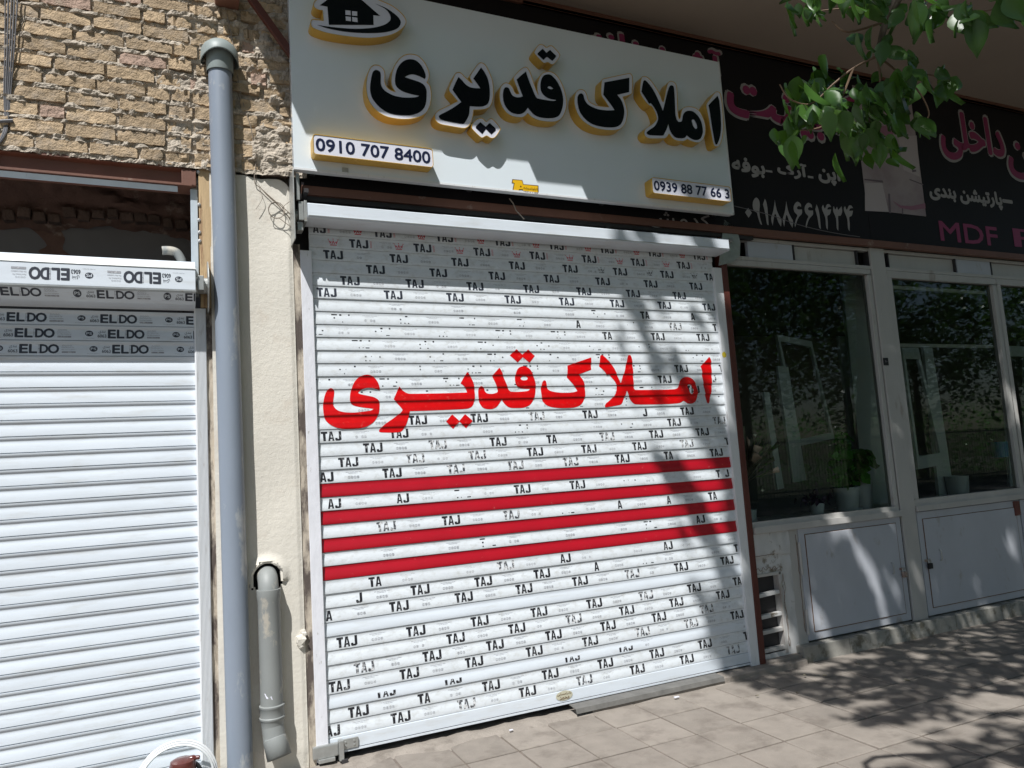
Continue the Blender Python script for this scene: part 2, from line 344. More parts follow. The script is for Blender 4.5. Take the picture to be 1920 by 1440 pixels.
# ------------------------------------------------------------------ brick wall
ZL = 3.352
bw = thing('brick_wall', 'rough buff brick wall above the steel beam and behind the grey vent pipe', 'wall')
def brickmesh(seed, L=.232, H=.060, D=.07, amp=.005):
    b = bmesh.new(); nx, nz = 9, 3; rs = Vector((seed*7.3, seed*3.1, 0)); g = {}
    chip = random.Random(seed)
    ch = [(chip.random() < .45, chip.uniform(.06,.16), chip.uniform(.25,.6)) for _ in range(4)]
    for j in range(nz+1):
        for i in range(nx+1):
            X, Z = i/nx-.5, j/nz-.5; x, z = X*L, Z*H
            n1 = noise.noise(Vector((x*30, z*45, 1))+rs); n2 = noise.noise(Vector((x*90, z*120, 4))+rs)
            y = -D/2+n1*amp+n2*amp*.7
            for c, (on, cx, cz) in enumerate(ch):
                ax = X if c % 2 else -X; az = Z if c < 2 else -Z
                if on and ax > .5-cx and az > .5-cz: y += .014*((ax-.5+cx)/cx)**.5*((az-.5+cz)/cz)**.5
            if j in (0, nz): z += noise.noise(Vector((x*26, 4+j, 2))+rs)*.0055
            if i in (0, nx): x += noise.noise(Vector((j*1.3, 7+i, 2))+rs)*.006
            g[i, j] = b.verts.new((x, y, z))
    for j in range(nz):
        for i in range(nx): b.faces.new((g[i,j], g[i+1,j], g[i+1,j+1], g[i,j+1]))
    ring = [g[i,0] for i in range(nx)]+[g[nx,j] for j in range(nz)]+[g[i,nz] for i in range(nx,0,-1)]+[g[0,j] for j in range(nz,0,-1)]
    back = [b.verts.new((v.co.x*.985, D/2, v.co.z*.93)) for v in ring]
    for k in range(len(ring)): k2 = (k+1) % len(ring); b.faces.new((ring[k2], ring[k], back[k], back[k2]))
    bmesh.ops.recalc_face_normals(b, faces=b.faces)
    me = bpy.data.meshes.new('brick'); b.to_mesh(me); b.free(); me.materials.append(None)
    for p in me.polygons: p.use_smooth = True
    me.set_sharp_from_angle(angle=math.radians(24)); return me
BM = [brickmesh(i) for i in range(10)]
BMr = [brickmesh(20+i, amp=.012) for i in range(8)]
rs = random.Random(3)
def brick(x, z, sx, sz, y, rough=False, rot=0):
    me = rs.choice(BMr if rough else BM); mt = m_brickpink if rs.random() < .11 else m_brick
    key = (me.name, mt.name)
    if key not in bcache:
        c = me.copy(); c.materials[0] = mt; bcache[key] = c
    o = link('brick', bcache[key], bw); o.location = (x, y, z); o.scale = (sx, 1, sz); o.rotation_euler = (rs.uniform(-.02,.02), rot, rs.uniform(-.02,.02))
bcache = {}
PITCH = .0905
for c in range(19):
    z = ZL+.045+PITCH*c; x = -2.35+(.125 if c % 2 else 0)+rs.uniform(-.03,.03)
    while x < -.70:
        L = .232 if rs.random() > .13 else rs.choice((.11, .15))
        if x+L > -.62: break
        brick(x+L/2, z+rs.uniform(-.003,.003), L/.232*rs.uniform(.975,1.0), rs.uniform(.94,1.08), -.012+rs.uniform(-.004,.005)); x += L+rs.uniform(.008,.016)
    while x < -.08:
        L = rs.choice((.09,.12,.15,.2))
        if x < -.5: L = min(L, .12)
        brick(x+L/2, z+rs.uniform(-.012,.012), L/.232, rs.uniform(.85,1.25), -.006+rs.uniform(-.012,.014), True, rs.uniform(-.06,.06)); x += L+rs.uniform(.008,.03)
mo = MB(); nx, nz = 260, 200; x0, x1, z0, z1 = -2.5, -.02, ZL-.01, 5.1
for j in range(nz+1):
    for i in range(nx+1):
        x = x0+(x1-x0)*i/nx; z = z0+(z1-z0)*j/nz
        ph = ((z-ZL)/PITCH) % 1.0
        y = -.029+noise.noise(Vector((x*16, z*16, 0)))*.014+noise.noise(Vector((x*60, z*60, 0)))*.006
        if ph < .2 or ph > .84: y -= .012+noise.noise(Vector((x*24, z*9, 8)))*.024+noise.noise(Vector((x*70, z*60, 8)))*.008
        if x > -.64: y += .004+noise.noise(Vector((x*11, z*14, 4)))*.020
        if x > -.26+.1*noise.noise(Vector((0, z*3, 2))): y -= .016
        if z < 3.52 and x > -.6: y -= .012
        mo.v.append((x, y, z))
for j in range(nz):
    for i in range(nx):
        a = j*(nx+1)+i; mo.f.append((a, a+1, a+nx+2, a+nx+1))
tag(mo.build('mortar', m_mortar, bw, smooth=False), kind='stuff')
bk = MB(); bk.box(-2.6, .05, .07, .3, ZL-.01, 6.5); bk.build('wall_core', m_mortar, bw)
# ------------------------------------------------------------------ plaster pillar
pl = thing('plaster_pillar', 'cream plastered pillar between the two roller shutters, with a drain hole low down', 'pillar')
def pillar():
    nx, nz = 44, 230; x0, x1 = -.556, -.108; m = MB()
    hx, hz, hr = -.30, 1.055, .078
    idx = {}
    for j in range(nz+1):
        for i in range(nx+1):
            x = x0+(x1-x0)*i/nx; z = 3.36*j/nz
            top = 3.33+.02*noise.noise(Vector((x*9, 0, 0)))-(.06*max(0, (x+.2)/.1)**2 if x > -.2 else 0)
            z = min(z, top) if j < nz else top
            y = -.03+noise.noise(Vector((x*5, z*2.2, 0)))*.006
            if z < .12: y += (.12-z)*.12
            d = math.hypot(x-hx, max(0, z-hz) if z > hz else 0)
            if z > hz-.02 and d < hr+.045 and d >= hr: y -= .022*(1-(d-hr)/.045)
            if abs(x-x1) < .012: y += .006
            m.v.append((x, y, z))
    for j in range(nz):
        for i in range(nx):
            a = j*(nx+1)+i; q = (a, a+1, a+nx+2, a+nx+1)
            cx = sum(m.v[k][0] for k in q)/4; cz = sum(m.v[k][2] for k in q)/4
            inhole = (math.hypot(cx-hx, cz-hz) < hr and cz > hz-.02) or (abs(cx-hx) < hr and hz-.07-.02*math.sin(cx*90) < cz <= hz)
            if not inhole: m.f.append(q)
    m.build('plaster_coat', m_plaster, pl, smooth=True)
    b = MB(); b.box(-.556, -.108, .05, .4, -.02, 3.33); b.build('pillar_core', m_black, pl)
    b = MB(); b.quad((-.556,-.03,0),(-.556,.05,0),(-.556,.05,3.33),(-.556,-.03,3.33)); b.quad((-.108,-.024,0),(-.108,.05,0),(-.108,.05,3.3),(-.108,-.024,3.3)); b.build('pillar_return', m_plaster, pl)
    b = MB(); b.box(-.108, -.066, -.018, .05, 0, 2.95); b.build('plaster_edge', m_dirtyplaster, pl)
    b = MB(); b.tube([(hx+(hr+.004)*math.cos(q), -.034+.004*math.sin(q*5), hz+(hr+.004)*math.sin(q) if q > 0 and q < math.pi else hz-(.05 if q >= math.pi else .03)) for q in [-.01]+[math.pi*k/16 for k in range(1,16)]+[math.pi+.01]], [.010+.004*noise.noise(Vector((k*.7,0,0))) for k in range(17)], 8); b.build('hole_rim', m_plaster, pl, smooth=True)
    # grimy mortar left of the pipe, beside the guide rail
    b = MB(); nz = 120
    for j in range(nz+1):
        z = 2.56*j/nz
        for x in (-.588, -.578, -.566, -.556):
            b.v.append((x, -.012+.008*noise.noise(Vector((x*40, z*9, 0))), z))
    for j in range(nz):
        for i in range(3): a = j*4+i; b.f.append((a, a+1, a+5, a+4))
    b.build('grimy_edge', m_dirtyplaster, pl, smooth=True)
    b = MB(); 
    for (x, z, r) in ((-.128,.70,.03),(-.115,.73,.02),(-.135,.67,.02)):
        bb = bmesh.new(); bmesh.ops.create_icosphere(bb, subdivisions=2, radius=r)
        n0 = len(b.v)
        for v in bb.verts:
            p = v.co*(1+.6*noise.noise(v.co*60)); b.v.append((x+p.x, -.03+p.y*.7, z+p.z))
        b.f += [tuple(n0+v.index for v in f.verts) for f in bb.faces]; bb.free()
    b.build('plaster_lump', m_plaster, pl)
pillar()
# ------------------------------------------------------------------ recess above the left shutter
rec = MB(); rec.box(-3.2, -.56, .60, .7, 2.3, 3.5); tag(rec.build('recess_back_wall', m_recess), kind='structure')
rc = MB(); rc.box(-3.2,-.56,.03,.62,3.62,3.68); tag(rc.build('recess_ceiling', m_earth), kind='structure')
EDGE = [(0,428),(50,424),(95,436),(130,424),(160,428),(200,424),(250,430),(310,438),(345,446),(372,452)]
EW = [(at(x,y,.56).x, at(x,y,.56).z) for x, y in EDGE]
def edz(x):
    if x <= EW[0][0]: return EW[0][1]
    for (a, za), (b, zb) in zip(EW, EW[1:]):
        if a <= x <= b: return za+(zb-za)*(x-a)/(b-a)
    return EW[-1][1]
rc = MB(); nx, nz = 170, 26
for j in range(nz+1):
    for i in range(nx+1):
        x = -3.0+2.6*i/nx; f = j/nz; e = edz(x)+.012*noise.noise(Vector((x*17,0,0))); z = e+(3.64-e)*f
        y = .585-.05*min(1, j/2)-.10*f+noise.noise(Vector((x*5, z*9, 0)))*.05+noise.noise(Vector((x*15, z*22, 3)))*.022
        rc.v.append((x, y, z))
for j in range(nz):
    for i in range(nx):
        a = j*(nx+1)+i; rc.f.append((a, a+1, a+nx+2, a+nx+1))
tag(rc.build('broken_plaster_edge', m_earth, smooth=True), 'ragged brown broken plaster above the grey back wall of the left opening', 'broken plaster')
bwk = thing('rubble_course', 'row of dim old bricks showing in the broken plaster of the left opening', 'brickwork')
ebm = BM[0].copy(); ebm.materials[0] = mat('dark_old_brick', (.10,.062,.045), .95, objvar=.25, var=.3, vscale=20, bump=.01, bscale=30)  # dark brown base colour, well below that of the wall bricks
for i in range(20):
    x = -1.75+i*.075; o = link('brick', ebm, bwk); o.location = (x, .515, edz(x)+.055+.006*math.sin(i*2.3)); o.scale = (rs.uniform(.22,.30), 1, rs.uniform(.7,1.0)); o.rotation_euler = (0, rs.uniform(-.12,.12), 0)
dk = [(at(x,y,.594).x, at(x,y,.594).z) for x, y in ((55,424),(105,426),(122,448),(118,468),(150,490),(120,494),(85,480),(72,470),(88,460),(70,438))]
fl = Flat(); fl.poly([p for p in smooth_loop(dk, 3)]); tag(fl.build('plaster_scar', m_earth, None, lambda x, z: .594), 'brown scar where plaster has fallen inside left opening', 'plaster scar')
cnd = MB(); cx = -.745
c_pts = arc([at(343,530,.10), at(342,500,.10), at(340,488,.10), at(331,474,.10), at(318,470,.10), at(304,470,.10)], 5)
cnd.tube(c_pts, .025, 14, cap=False); cnd.tube([c_pts[6]+Vector((0,0,-.03)), c_pts[6]], .031, 14)
tag(cnd.build('bent_vent_tube', m_pipe2, smooth=True), 'short bent grey tube sticking up behind the left shutter roll', 'pipe')
# ------------------------------------------------------------------ beam over the left opening
bm_ = thing('steel_beam', 'brown painted steel channel beam carrying the brick wall over the left opening', 'beam')
L = MB(); L.prism([(-.035,3.352),(-.035,3.338),(.0,3.330),(.0,3.262),(-.045,3.252),(-.045,3.240),(.10,3.240),(.10,3.352)], -3.2, -.648); L.build('channel', m_beam, bm_, bevel=.0)
L = MB(); L.box(-.70,-.625,-.040,.0,3.245,3.335); L.build('end_plate', m_beam, bm_, bevel=.004)
L = MB(); L.prism([(-.03,3.236),(-.012,3.21),(-.008,3.21),(.03,3.236)], -3.2, -.72); L.build('flashing', m_flash, bm_)
# jamb pieces
L = MB(); L.box(-.612,-.548,-.030,.02,2.55,3.43); jb = L.build('wooden_jamb', m_wood, bevel=.004); tag(jb, 'raw yellowish wooden jamb strip with burnt patches left of the tall grey pipe', 'wooden strip')
L = MB(); L.box(-.655,-.618,-.01,.03,2.62,3.235); tag(L.build('metal_jamb', m_flash, bevel=.003), 'narrow pale metal strip on the right edge of the left opening', 'metal strip')
L = MB()
for (x, z) in ((-.613,3.33),(-.614,3.05),(-.612,2.98),(-.612,2.93),(-.612,3.14)):
    bb = bmesh.new(); bmesh.ops.create_icosphere(bb, subdivisions=1, radius=.011); n0 = len(L.v)
    for v in bb.verts: L.v.append((x+v.co.x, -.03+v.co.y, z+v.co.z))
    L.f += [tuple(n0+v.index for v in f.verts) for f in bb.faces]; bb.free()
L.build('foam_blobs', m_patch, jb)
# ================================================================== LEFT ROLLER SHUTTER
ls = thing('roller_shutter', 'plain new white roller shutter at left with printed film on its top slats', 'roller shutter')
LP = .0815; L0 = .487-5*LP
def profL(f):
    K = ((0,.004),(.02,.0035),(.04,-.0048),(.2,-.0044),(.45,-.0022),(.64,.0010),(.74,.0016),(.83,-.0022),(.87,-.0040),(.97,-.0044),(.988,.0015),(1,.004))
    for (a, ya), (b_, yb) in zip(K, K[1:]):
        if a <= f <= b_: return ya+(yb-ya)*(f-a)/(b_-a)
    return 0
KL = (0,.02,.04,.2,.32,.45,.54,.64,.74,.79,.83,.87,.97,.988,1)
def slatmesh(prof, K, pitch, x0, x1, mt, nm='slat'):
    m = MB(); n = len(K)
    for x in (x0, x1): m.v += [(x, prof(k), k*pitch) for k in K]
    for i in range(n-1): m.f.append((i, n+i, n+i+1, i+1))
    me = bpy.data.meshes.new(nm); me.from_pydata(m.v, [], m.f); me.materials.append(mt)
    for p in me.polygons: p.use_smooth = True
    me.set_sharp_from_angle(angle=math.radians(32)); return me
sm = slatmesh(profL, KL, LP, -3.2, -.632, m_slat)
lslats = []
for k in range(30):
    o = link('slat', sm, ls); o.location = (0, rs.uniform(-.0008,.0008), L0+k*LP); o.rotation_euler = (rs.uniform(-.012,.012), 0, rs.uniform(-.0004,.0004)); lslats.append(o)
L = MB(); L.box(-3.2,-.632,-.012,.01,.02,L0); L.build('bottom_rail', m_alu, ls, bevel=.003)
L = MB(); fl_ = [(-.646,.0),(-.646,-.030)]
gx0, gx1 = -.6465, -.586
L.v = []; pts = [(gx0,.012),(gx0,-.026),(gx0+.006,-.030)]
for k in range(8):
    x = gx0+.008+k*.0062; pts += [(x,-.030),(x+.0024,-.030),(x+.003,-.0265),(x+.0052,-.0265)]
pts += [(gx1-.003,-.030),(gx1,-.026),(gx1,.012)]
n = len(pts); L.v = [(x,y,.0) for x,y in pts]+[(x,y,2.545) for x,y in pts]
for i in range(n): j = (i+1) % n; L.f.append((i, j, n+j, n+i))
L.f.append(tuple(range(n, 2*n))); L.build('guide_rail', m_alu, ls)
def eldo(fl, blk, fine, x0, zc, h, flip=False, cut=None):
    # one repeat of the film print; x0 = left edge of the big word
    s = -1 if flip else 1
    def T(f_, t, a, b_, lo, hi, bold=.0):
        xa, xb = x0+s*a, x0+s*b_; za, zb = zc+s*lo*h, zc+s*hi*h
        f_.text(t, min(xa,xb), max(xa,xb), min(za,zb), max(za,zb), bold, flip)
    def R(f_, a, b_, lo, hi):
        xa, xb = x0+s*a, x0+s*b_; za, zb = zc+s*lo*h, zc+s*hi*h; f_.rect(min(xa,xb), max(xa,xb), min(za,zb), max(za,zb))
    T(fl,'E',0,.034,-.5,.5,.085); T(fl,'L',.042,.074,-.5,.5,.085); T(fl,'O',.124,.170,-.52,.52,.085)
    T(fl,'D',.088,.122,-.5,.5,.085); R(fine,.0795,.081,-.5,.5); R(fine,.0795,.086,.44,.5); R(fine,.0795,.086,-.5,-.44); R(fine,.0795,.086,-.03,.03)
    for k in range(4): fine.ring(x0+s*(.190+k*.011), zc+s*.40*h, .0045, .0012, 8)
    T(fine,'Please Remove The',.183,.240,.10,.24); T(fine,'Film After Installation',.183,.246,-.16,-.02)
    R(fine,.184,.246,-.5,-.30); T(blk,'6063',.366,.406,-.46,-.08,.02); T(blk,'\uFBFC\uFEAA\uFEE8\uFE91',.370,.402,.05,.42)
    ex, ez = x0+s*.327, zc+s*.02*h
    el = [(ex+.0185*math.cos(q*math.pi/10), ez+.0155*math.sin(q*math.pi/10)) for q in range(20)]
    fl.poly(el); T(fine,'Profile System',.300,.356,-.62,-.52)
    return (ex, ez)
wh = Flat()
def eldo_row(k, xs, parent, zc, clip, flip=False, yf=None, h=.044, levels=()):
    a, b_, c = Flat(), Flat(), Flat(); w = Flat()
    for x0 in xs:
        ex, ez = eldo(a, b_, c, x0, zc, h, flip); w.text('PS', ex-.0125, ex+.0125, ez-.0065, ez+.0065, .03, flip)
    for f_, m_, e in ((a, m_ink_clean, .0006), (b_, m_ink_clean, .0006), (c, m_inkfine, .0006), (w, m_slat, .0012)):
        f_.build('film_print', m_, parent, (lambda x, z, e=e: yf(x, z)-e), levels, clip)

for k, x0 in ((24, -1.515), (23, -1.48), (22, -1.46)):
    zb = L0+(k+5-5)*LP; kk = k
    # slat index whose centre matches the row
    kk = {24:29, 23:28, 22:27}[k]; zb = L0+kk*LP
    yf = (lambda x, z, zb=zb: profL(min(1, max(0, (z-zb)/LP))))
    lv = [zb+q*LP for q in KL]
    par = lslats[kk] if kk < len(lslats) else None
    E = eldo_row(k, [x0-.4152, x0, x0+.4152, x0+.8304], ls, zb+LP*.47, (-3.1, -.648), yf=yf, levels=lv)
# roll of slats above
roll = [(-.05,2.795),(-.13,2.778),(-.172,2.728),(-.178,2.612),(-.168,2.604),(-.10,2.552),(-.092,2.548),(-.004,2.535),(.06,2.55),(.10,2.65),(.06,2.77)]
L = MB(); L.prism([(y,z) for y,z in roll], -3.2, -.640); L.build('rolled_slats', m_slat, ls, bevel=.002)
L = MB(); L.prism([(-.180,2.609),(-.180,2.603),(-.165,2.597),(-.165,2.603)], -3.2, -.638); L.prism([(-.174,2.732),(-.176,2.726),(-.168,2.724),(-.166,2.730)], -3.2, -.638); L.build('slat_joint', m_steel, ls)
a, b_, c, w = Flat(), Flat(), Flat(), Flat()
for x0 in (-2.145+.20, -1.53+.20-.0, -1.115+.20+.0, -.70+.20):
    ex, ez = eldo(a, b_, c, x0+.105, 2.668, .058, True); w.text('PS', ex-.0125, ex+.0125, ez-.008, ez+.008, .03, True)
def yroll(e): return lambda x, z: -.172-(.728-(z-2))*.0517-e
for f_, m_, e in ((a, m_ink_clean, .0012), (b_, m_ink_clean, .0012), (c, m_inkfine, .0012), (w, m_slat, .002)): f_.build('film_print', m_, ls, yroll(e), (), (-3.1, -.642))
a, b_, c, w = Flat(), Flat(), Flat(), Flat()
for x0 in (-2.09, -1.675, -1.26, -.845): ex, ez = eldo(a, b_, c, x0+.155, 2.580, .030); w.text('PS', ex-.0125, ex+.0125, ez-.0065, ez+.0065, .03)
for f_, m_, e in ((a, m_ink_clean, 0), (b_, m_ink_clean, 0), (c, m_inkfine, 0), (w, m_slat, .0008)): f_.build('film_print', m_, ls, lambda x, z, e=e: -.168+(2.604-z)*1.307-.0012-e, (), (-3.1, -.642))
L = MB(); L.tube([(-.64,-.06,2.665),(-.575,-.06,2.665)], .045, 16); L.box(-.628,-.598,-.15,-.09,2.62,2.70); L.build('axle_block', m_steel, ls, bevel=.003)
L = MB(); pr = []
for q in range(13): t = -1.15+2.3*q/12; pr.append((-.02-.165*math.cos(t), 2.655+.155*math.sin(t)))
pr = [(.0,2.52)]+pr+[(.0,2.80)]; L.prism(pr, -.578, -.572)
for q in range(5): t = q*1.257; L.tube([(-.600,-.07+.028*math.cos(t),2.665+.028*math.sin(t)),(-.581,-.07+.028*math.cos(t),2.665+.028*math.sin(t))], .006, 6)
L.build('end_bracket', m_steel, ls)
# ================================================================== PIPES
vp = thing('vent_pipe', 'tall blue grey plastic vent pipe with a hood cap, running down the pillar edge', 'pipe')
def PX(z): return -.462-.029*(z/4.0)
L = MB(); L.tube([(PX(z), -.092 if z > 2.6 else -.085, z) for z in (-.03,.5,1.2,2,2.6,3.2,3.96)], .0635, 40); L.build('pipe', m_pipe, vp, smooth=True)
L = MB(); px = PX(4); L.tube([(px,-.092,3.905),(px,-.092,3.91),(px,-.092,4.03)], [.071,.0725,.074], 32, cap=False); L.tube([(px,-.092,3.905),(px,-.092,4.02)], [.066,.066], 32, cap=False); L.build('collar', m_cap, vp, smooth=True)
hood = MB(); n = 40
prof = [(.104,4.005),(.104,4.012),(.100,4.035),(.086,4.062),(.058,4.088),(.025,4.10),(.001,4.102)]
for (R, z) in prof:
    for k in range(n):
        q = 2*math.pi*k/n; zz = z
        if z < 4.03: zz = z-.045*(abs(math.cos(q))**2.2)
        hood.v.append((px+R*math.cos(q), -.092+R*math.sin(q), zz))
for i in range(len(prof)-1):
    for k in range(n): k2 = (k+1) % n; hood.f.append((i*n+k, i*n+k2, (i+1)*n+k2, (i+1)*n+k))
o = hood.build('hood', m_cap, vp, smooth=True); md = o.modifiers.new('s', 'SOLIDIFY'); md.thickness = .004
L = MB(); 
for j in range(60):
    z = .05+j*.056; L.v += [(PX(z)+.058,-.036,z),(PX(z)+.072+.004*noise.noise(Vector((z*6,0,0))),-.036,z)]
for j in range(59): L.f.append((2*j,2*j+1,2*j+3,2*j+2))
L.build('sealant_bead', m_plaster, vp)
dp = thing('downspout', 'short old grey drain pipe coming out of the plaster and ending in an elbow', 'pipe')
dx = -.300
L = MB(); L.tube(arc([(dx,.06,1.052),(dx,.0,1.062),(dx,-.05,1.050),(dx,-.078,1.015),(dx,-.086,.97)], 3), .053, 28); L.build('bend', m_pipe2, dp, smooth=True)
L = MB(); L.tube([(dx,-.086,.995),(dx,-.086,.955),(dx,-.086,.940),(dx+.002,-.086,.36)], [.0625,.0625,.0585,.0585], 32); L.build('pipe', m_pipe2, dp, smooth=True)
L = MB(); L.tube([(dx+.002,-.086,z) for z in (.400,.396,.386,.382,.340,.336,.328,.322,.318,.29)], [.0585,.0655,.0655,.0625,.0625,.066,.066,.062,.060,.057], 32); L.build('collar', m_pipe2, dp, smooth=True)
L = MB(); e0 = Vector((dx+.002,-.086,.30)); e1 = Vector((dx+.008,-.092,.235)); e2 = at(524,1420,-.135)
L.tube([e0, e0*.3+e1*.7, e1], [.057,.057,.058], 28); L.tube([e1+Vector((0,.0,.03)), e1, e1+(e2-e1)*.1, e1+(e2-e1)*.12, e2], [.05,.058,.0585,.0605,.0625], 32, cap=False)
L.build('elbow', m_pipe2, dp, smooth=True).modifiers.new('s','SOLIDIFY').thickness = .0035
L = MB(); L.box(dx-.035,dx+.012,-.150,-.145,.445,.475, ); 
fl = Flat(); fl.poly([(dx-.04,.47),(dx-.005,.452),(dx+.0,.435),(dx-.03,.443)]); fl.build('torn_label', m_acry, dp, lambda x, z: -.086-math.sqrt(max(0,.0592**2-(x-dx)**2)))
# ================================================================== STEEL BEAMS, CABLES AT TOP LEFT
L = MB(); a = at(470,-8,-.17); b = at(556,112,-.17); dirv = (b-a).normalized(); nrm = Vector((dirv.z,0,-dirv.x))
h = .021
for off in (nrm*h, -nrm*h): pass
p = [a+nrm*h, b+nrm*h, b-nrm*h, a-nrm*h]
for y in (-.0,.035): 
    L.v += [(q.x, -.17+y, q.z) for q in p]
L.f = [(0,1,2,3),(7,6,5,4),(0,4,5,1),(1,5,6,2),(2,6,7,3),(3,7,4,0)]
tag(L.build('diagonal_brace', m_redpost, bevel=.003), 'dark red diagonal steel brace beside the upper left corner of the white sign', 'brace')
L = MB(); a = at(404,-6,-.12); L.box(a.x,a.x+.13,-.15,.1,a.z-.005,a.z+.07); tag(L.build('timber_end', m_beam, bevel=.005), 'end of a brown timber sticking out at the top of the brick wall', 'timber')
cb = thing('cable_bundle', 'bundle of grey cables hanging down the brick wall at the far left', 'cable')
for k in range(5):
    dxx = (k-2)*5.5
    pp = [at(22+dxx*1.1, -20, -.06-.004*k), at(18+dxx*.8, 90, -.05-.006*k), at(14+dxx*.6, 170, -.045), at(12+dxx*.3, 225, -.04), at(8+dxx*.3, 250, -.05), at(-6+dxx*.2, 272, -.05), at(-30, 285+dxx, -.05)]
    L = MB(); L.tube(arc(pp, 5), .0032+.001*(k % 2), 7); L.build('cable', m_cable, cb, smooth=True)
L = MB(); c = at(12,228,-.045); L.tube([c+Vector((-.03,-.008,-.006)), c+Vector((.03,-.008,.006))], .009, 8); L.build('tie', m_cable, cb)
L = MB(); pp = [at(*q, -.03) for q in ((421,10),(429,60),(437,110),(440,152),(447,178),(462,225),(474,262),(479,300),(480,332),(484,345),(497,362),(518,381),(535,400),(552,418))]
L.tube(arc(pp, 4), .0032, 6); pp = [at(*q, -.045) for q in ((421,10),(433,60),(441,110),(447,152),(455,190),(470,238),(476,270),(480,300),(477,340),(488,352),(510,372),(541,398),(551,410))]
L.tube(arc(pp, 4), .0025, 6); 
tag(L.build('hanging_wire', m_wire, smooth=True), 'thin black wire drooping down between the vent pipe and the white sign', 'wire')
L = MB(); cc = at(518,395,-.05)
for k in range(2):
    pts = [cc+Vector(((.042+.004*k)*math.cos(q*.45+k), -.012*k+.006*math.sin(q), (.046+.003*k)*math.sin(q*.45+k))) for q in range(15)]
    L.tube(arc(pts, 3), .0022, 6)
pp = [at(*q, -.055) for q in ((485,350),(492,368),(488,380),(480,392))]; L.tube(arc(pp,3), .0014, 5)
pp = [at(*q, -.05) for q in ((530,388),(540,380),(552,372))]; L.tube(arc(pp,3), .0022, 5)
pp = [at(*q, -.06) for q in ((522,408),(538,420),(553,431))]; L.tube(arc(pp,3), .0022, 5)
tag(L.build('wire_coil', m_wire, smooth=True), 'small loop of loose brown wire on the top right of the cream pillar', 'wire')
# ================================================================== WALL CORES (behind shutters and shops, unseen, added to block light)
L = MB(); L.box(-.10,3.12,.10,.3,0,3.35); tag(L.build('light_block_behind_shutter', m_dark), kind='structure')
L = MB(); L.box(-.1,14,.02,.3,3.26,6.5); tag(L.build('facade_wall', m_wallstruct), kind='structure')
L = MB(); L.box(-3.3,-.6,.03,.2,0,2.3); tag(L.build('light_block_behind_left_shutter', m_dark), kind='structure')
L = MB(); L.box(-8,-3.2,-.02,.3,0,6.5); tag(L.build('left_facade_wall', m_mortar), kind='structure')
# ================================================================== BALCONY
ZB = 4.83
bal = thing('balcony', 'beige concrete balcony overhang above the white sign and the dark banners', 'balcony')
L = MB(); L.box(-.55,.88,-.84,.02,ZB,ZB+.28); L.box(.88,1.22,-.905,.02,ZB+.0,ZB+.28); L.build('slab_edge', m_soffit, bal)
L = MB(); L.box(1.22,3.6,-.96,.02,ZB-.0,ZB+.28); L.box(3.6,14,-1.235,.02,ZB-.0,ZB+.28); L.build('slab', m_soffit, bal)
L = MB(); L.box(1.5,14,-.07,.02,ZB-.055,ZB); L.build('soffit_moulding', m_beam, bal)
L = MB(); L.box(-.5,14,-.80,.02,ZB+.28,ZB+1.3); L.build('parapet', m_soffit, bal)
# ================================================================== CENTRE ROLLER SHUTTER
cs = thing('roller_shutter', 'large white roller shutter with red lettering and four red stripes under the shop sign', 'roller shutter')
RP = .078; R0 = .135; SW = 2.992
def profR(f):
    K = ((0,.0035),(.018,.0035),(.03,-.0040),(.12,-.0052),(.45,-.0035),(.72,.0006),(.84,.0016),(.95,-.0002),(.985,-.0004),(1,.0035))
    for (a, ya), (b_, yb) in zip(K, K[1:]):
        if a <= f <= b_: return ya+(yb-ya)*(f-a)/(b_-a)
    return 0
KR = (0,.018,.03,.12,.28,.45,.6,.72,.84,.95,.985,1)
smA = slatmesh(profR, KR, RP, -.01, SW+.01, m_slat_old); smC = slatmesh(profR, KR, RP, -.01, SW+.01, m_slat); smR = slatmesh(profR, KR, RP, -.01, SW+.01, m_red)
slats = {}
for k in range(-3, 36):
    me = smR if k in (18,20,22,24) else smC if k in (28,33) else smA
    o = link('slat', me, cs); o.location = (0, rs.uniform(-.0006,.0006), R0+(35-k)*RP); slats[k] = o
    if me is smR: o['label'] = 'red painted slat'
# letters of the printed film, unit box (0..1, 0..1)
GT = [(0,1),(.0,.78),(.09,.78),(.105,0),(.225,0),(.225,.78),(.315,.78),(.315,1)]
GA = [(.345,0),(.43,1),(.555,1),(.645,0),(.555,0),(.54,.20),(.452,.20),(.437,0)]
GAh = [(.463,.36),(.53,.36),(.497,.74)]
GJ = [(.69,.30),(.69,.10),(.73,.0),(.92,0),(1,.10),(1,1),(.875,1),(.875,.22),(.855,.18),(.82,.18),(.805,.22),(.805,.30)]
def taj(fl, xc, zc, letters='TAJ', w=.117, h=.055, cut=0):
    x0, z0 = xc-w/2, zc-h/2
    m = lambda L_: [Vector((x0+a*w, z0+b*h)) for a, b in L_]
    if 'T' in letters: fl.poly(m(GT))
    if 'A' in letters: fl.poly(m(GA), list(reversed(m(GAh))))
    if 'J' in letters: fl.poly(m(GJ))
def frag(fl, xc, zc, rr):
    x0, z0 = xc-.056, zc-.026
    B = [(0,.315,.84,1),(.11,.21,.45,.62),(.12,.2,0,.15),(.42,.56,.82,1),(.45,.50,.5,.62),(.56,.64,0,.13),(.35,.42,0,.14),(.9,1,.80,1),(.9,1,.42,.6),(.72,.94,0,.12)]
    for a, b_, c, d in B:
        if rr.random() < .42: fl.rect(x0+a*.112, x0+b_*.112-rr.random()*.004, z0+c*.052+rr.random()*.002, z0+d*.052)
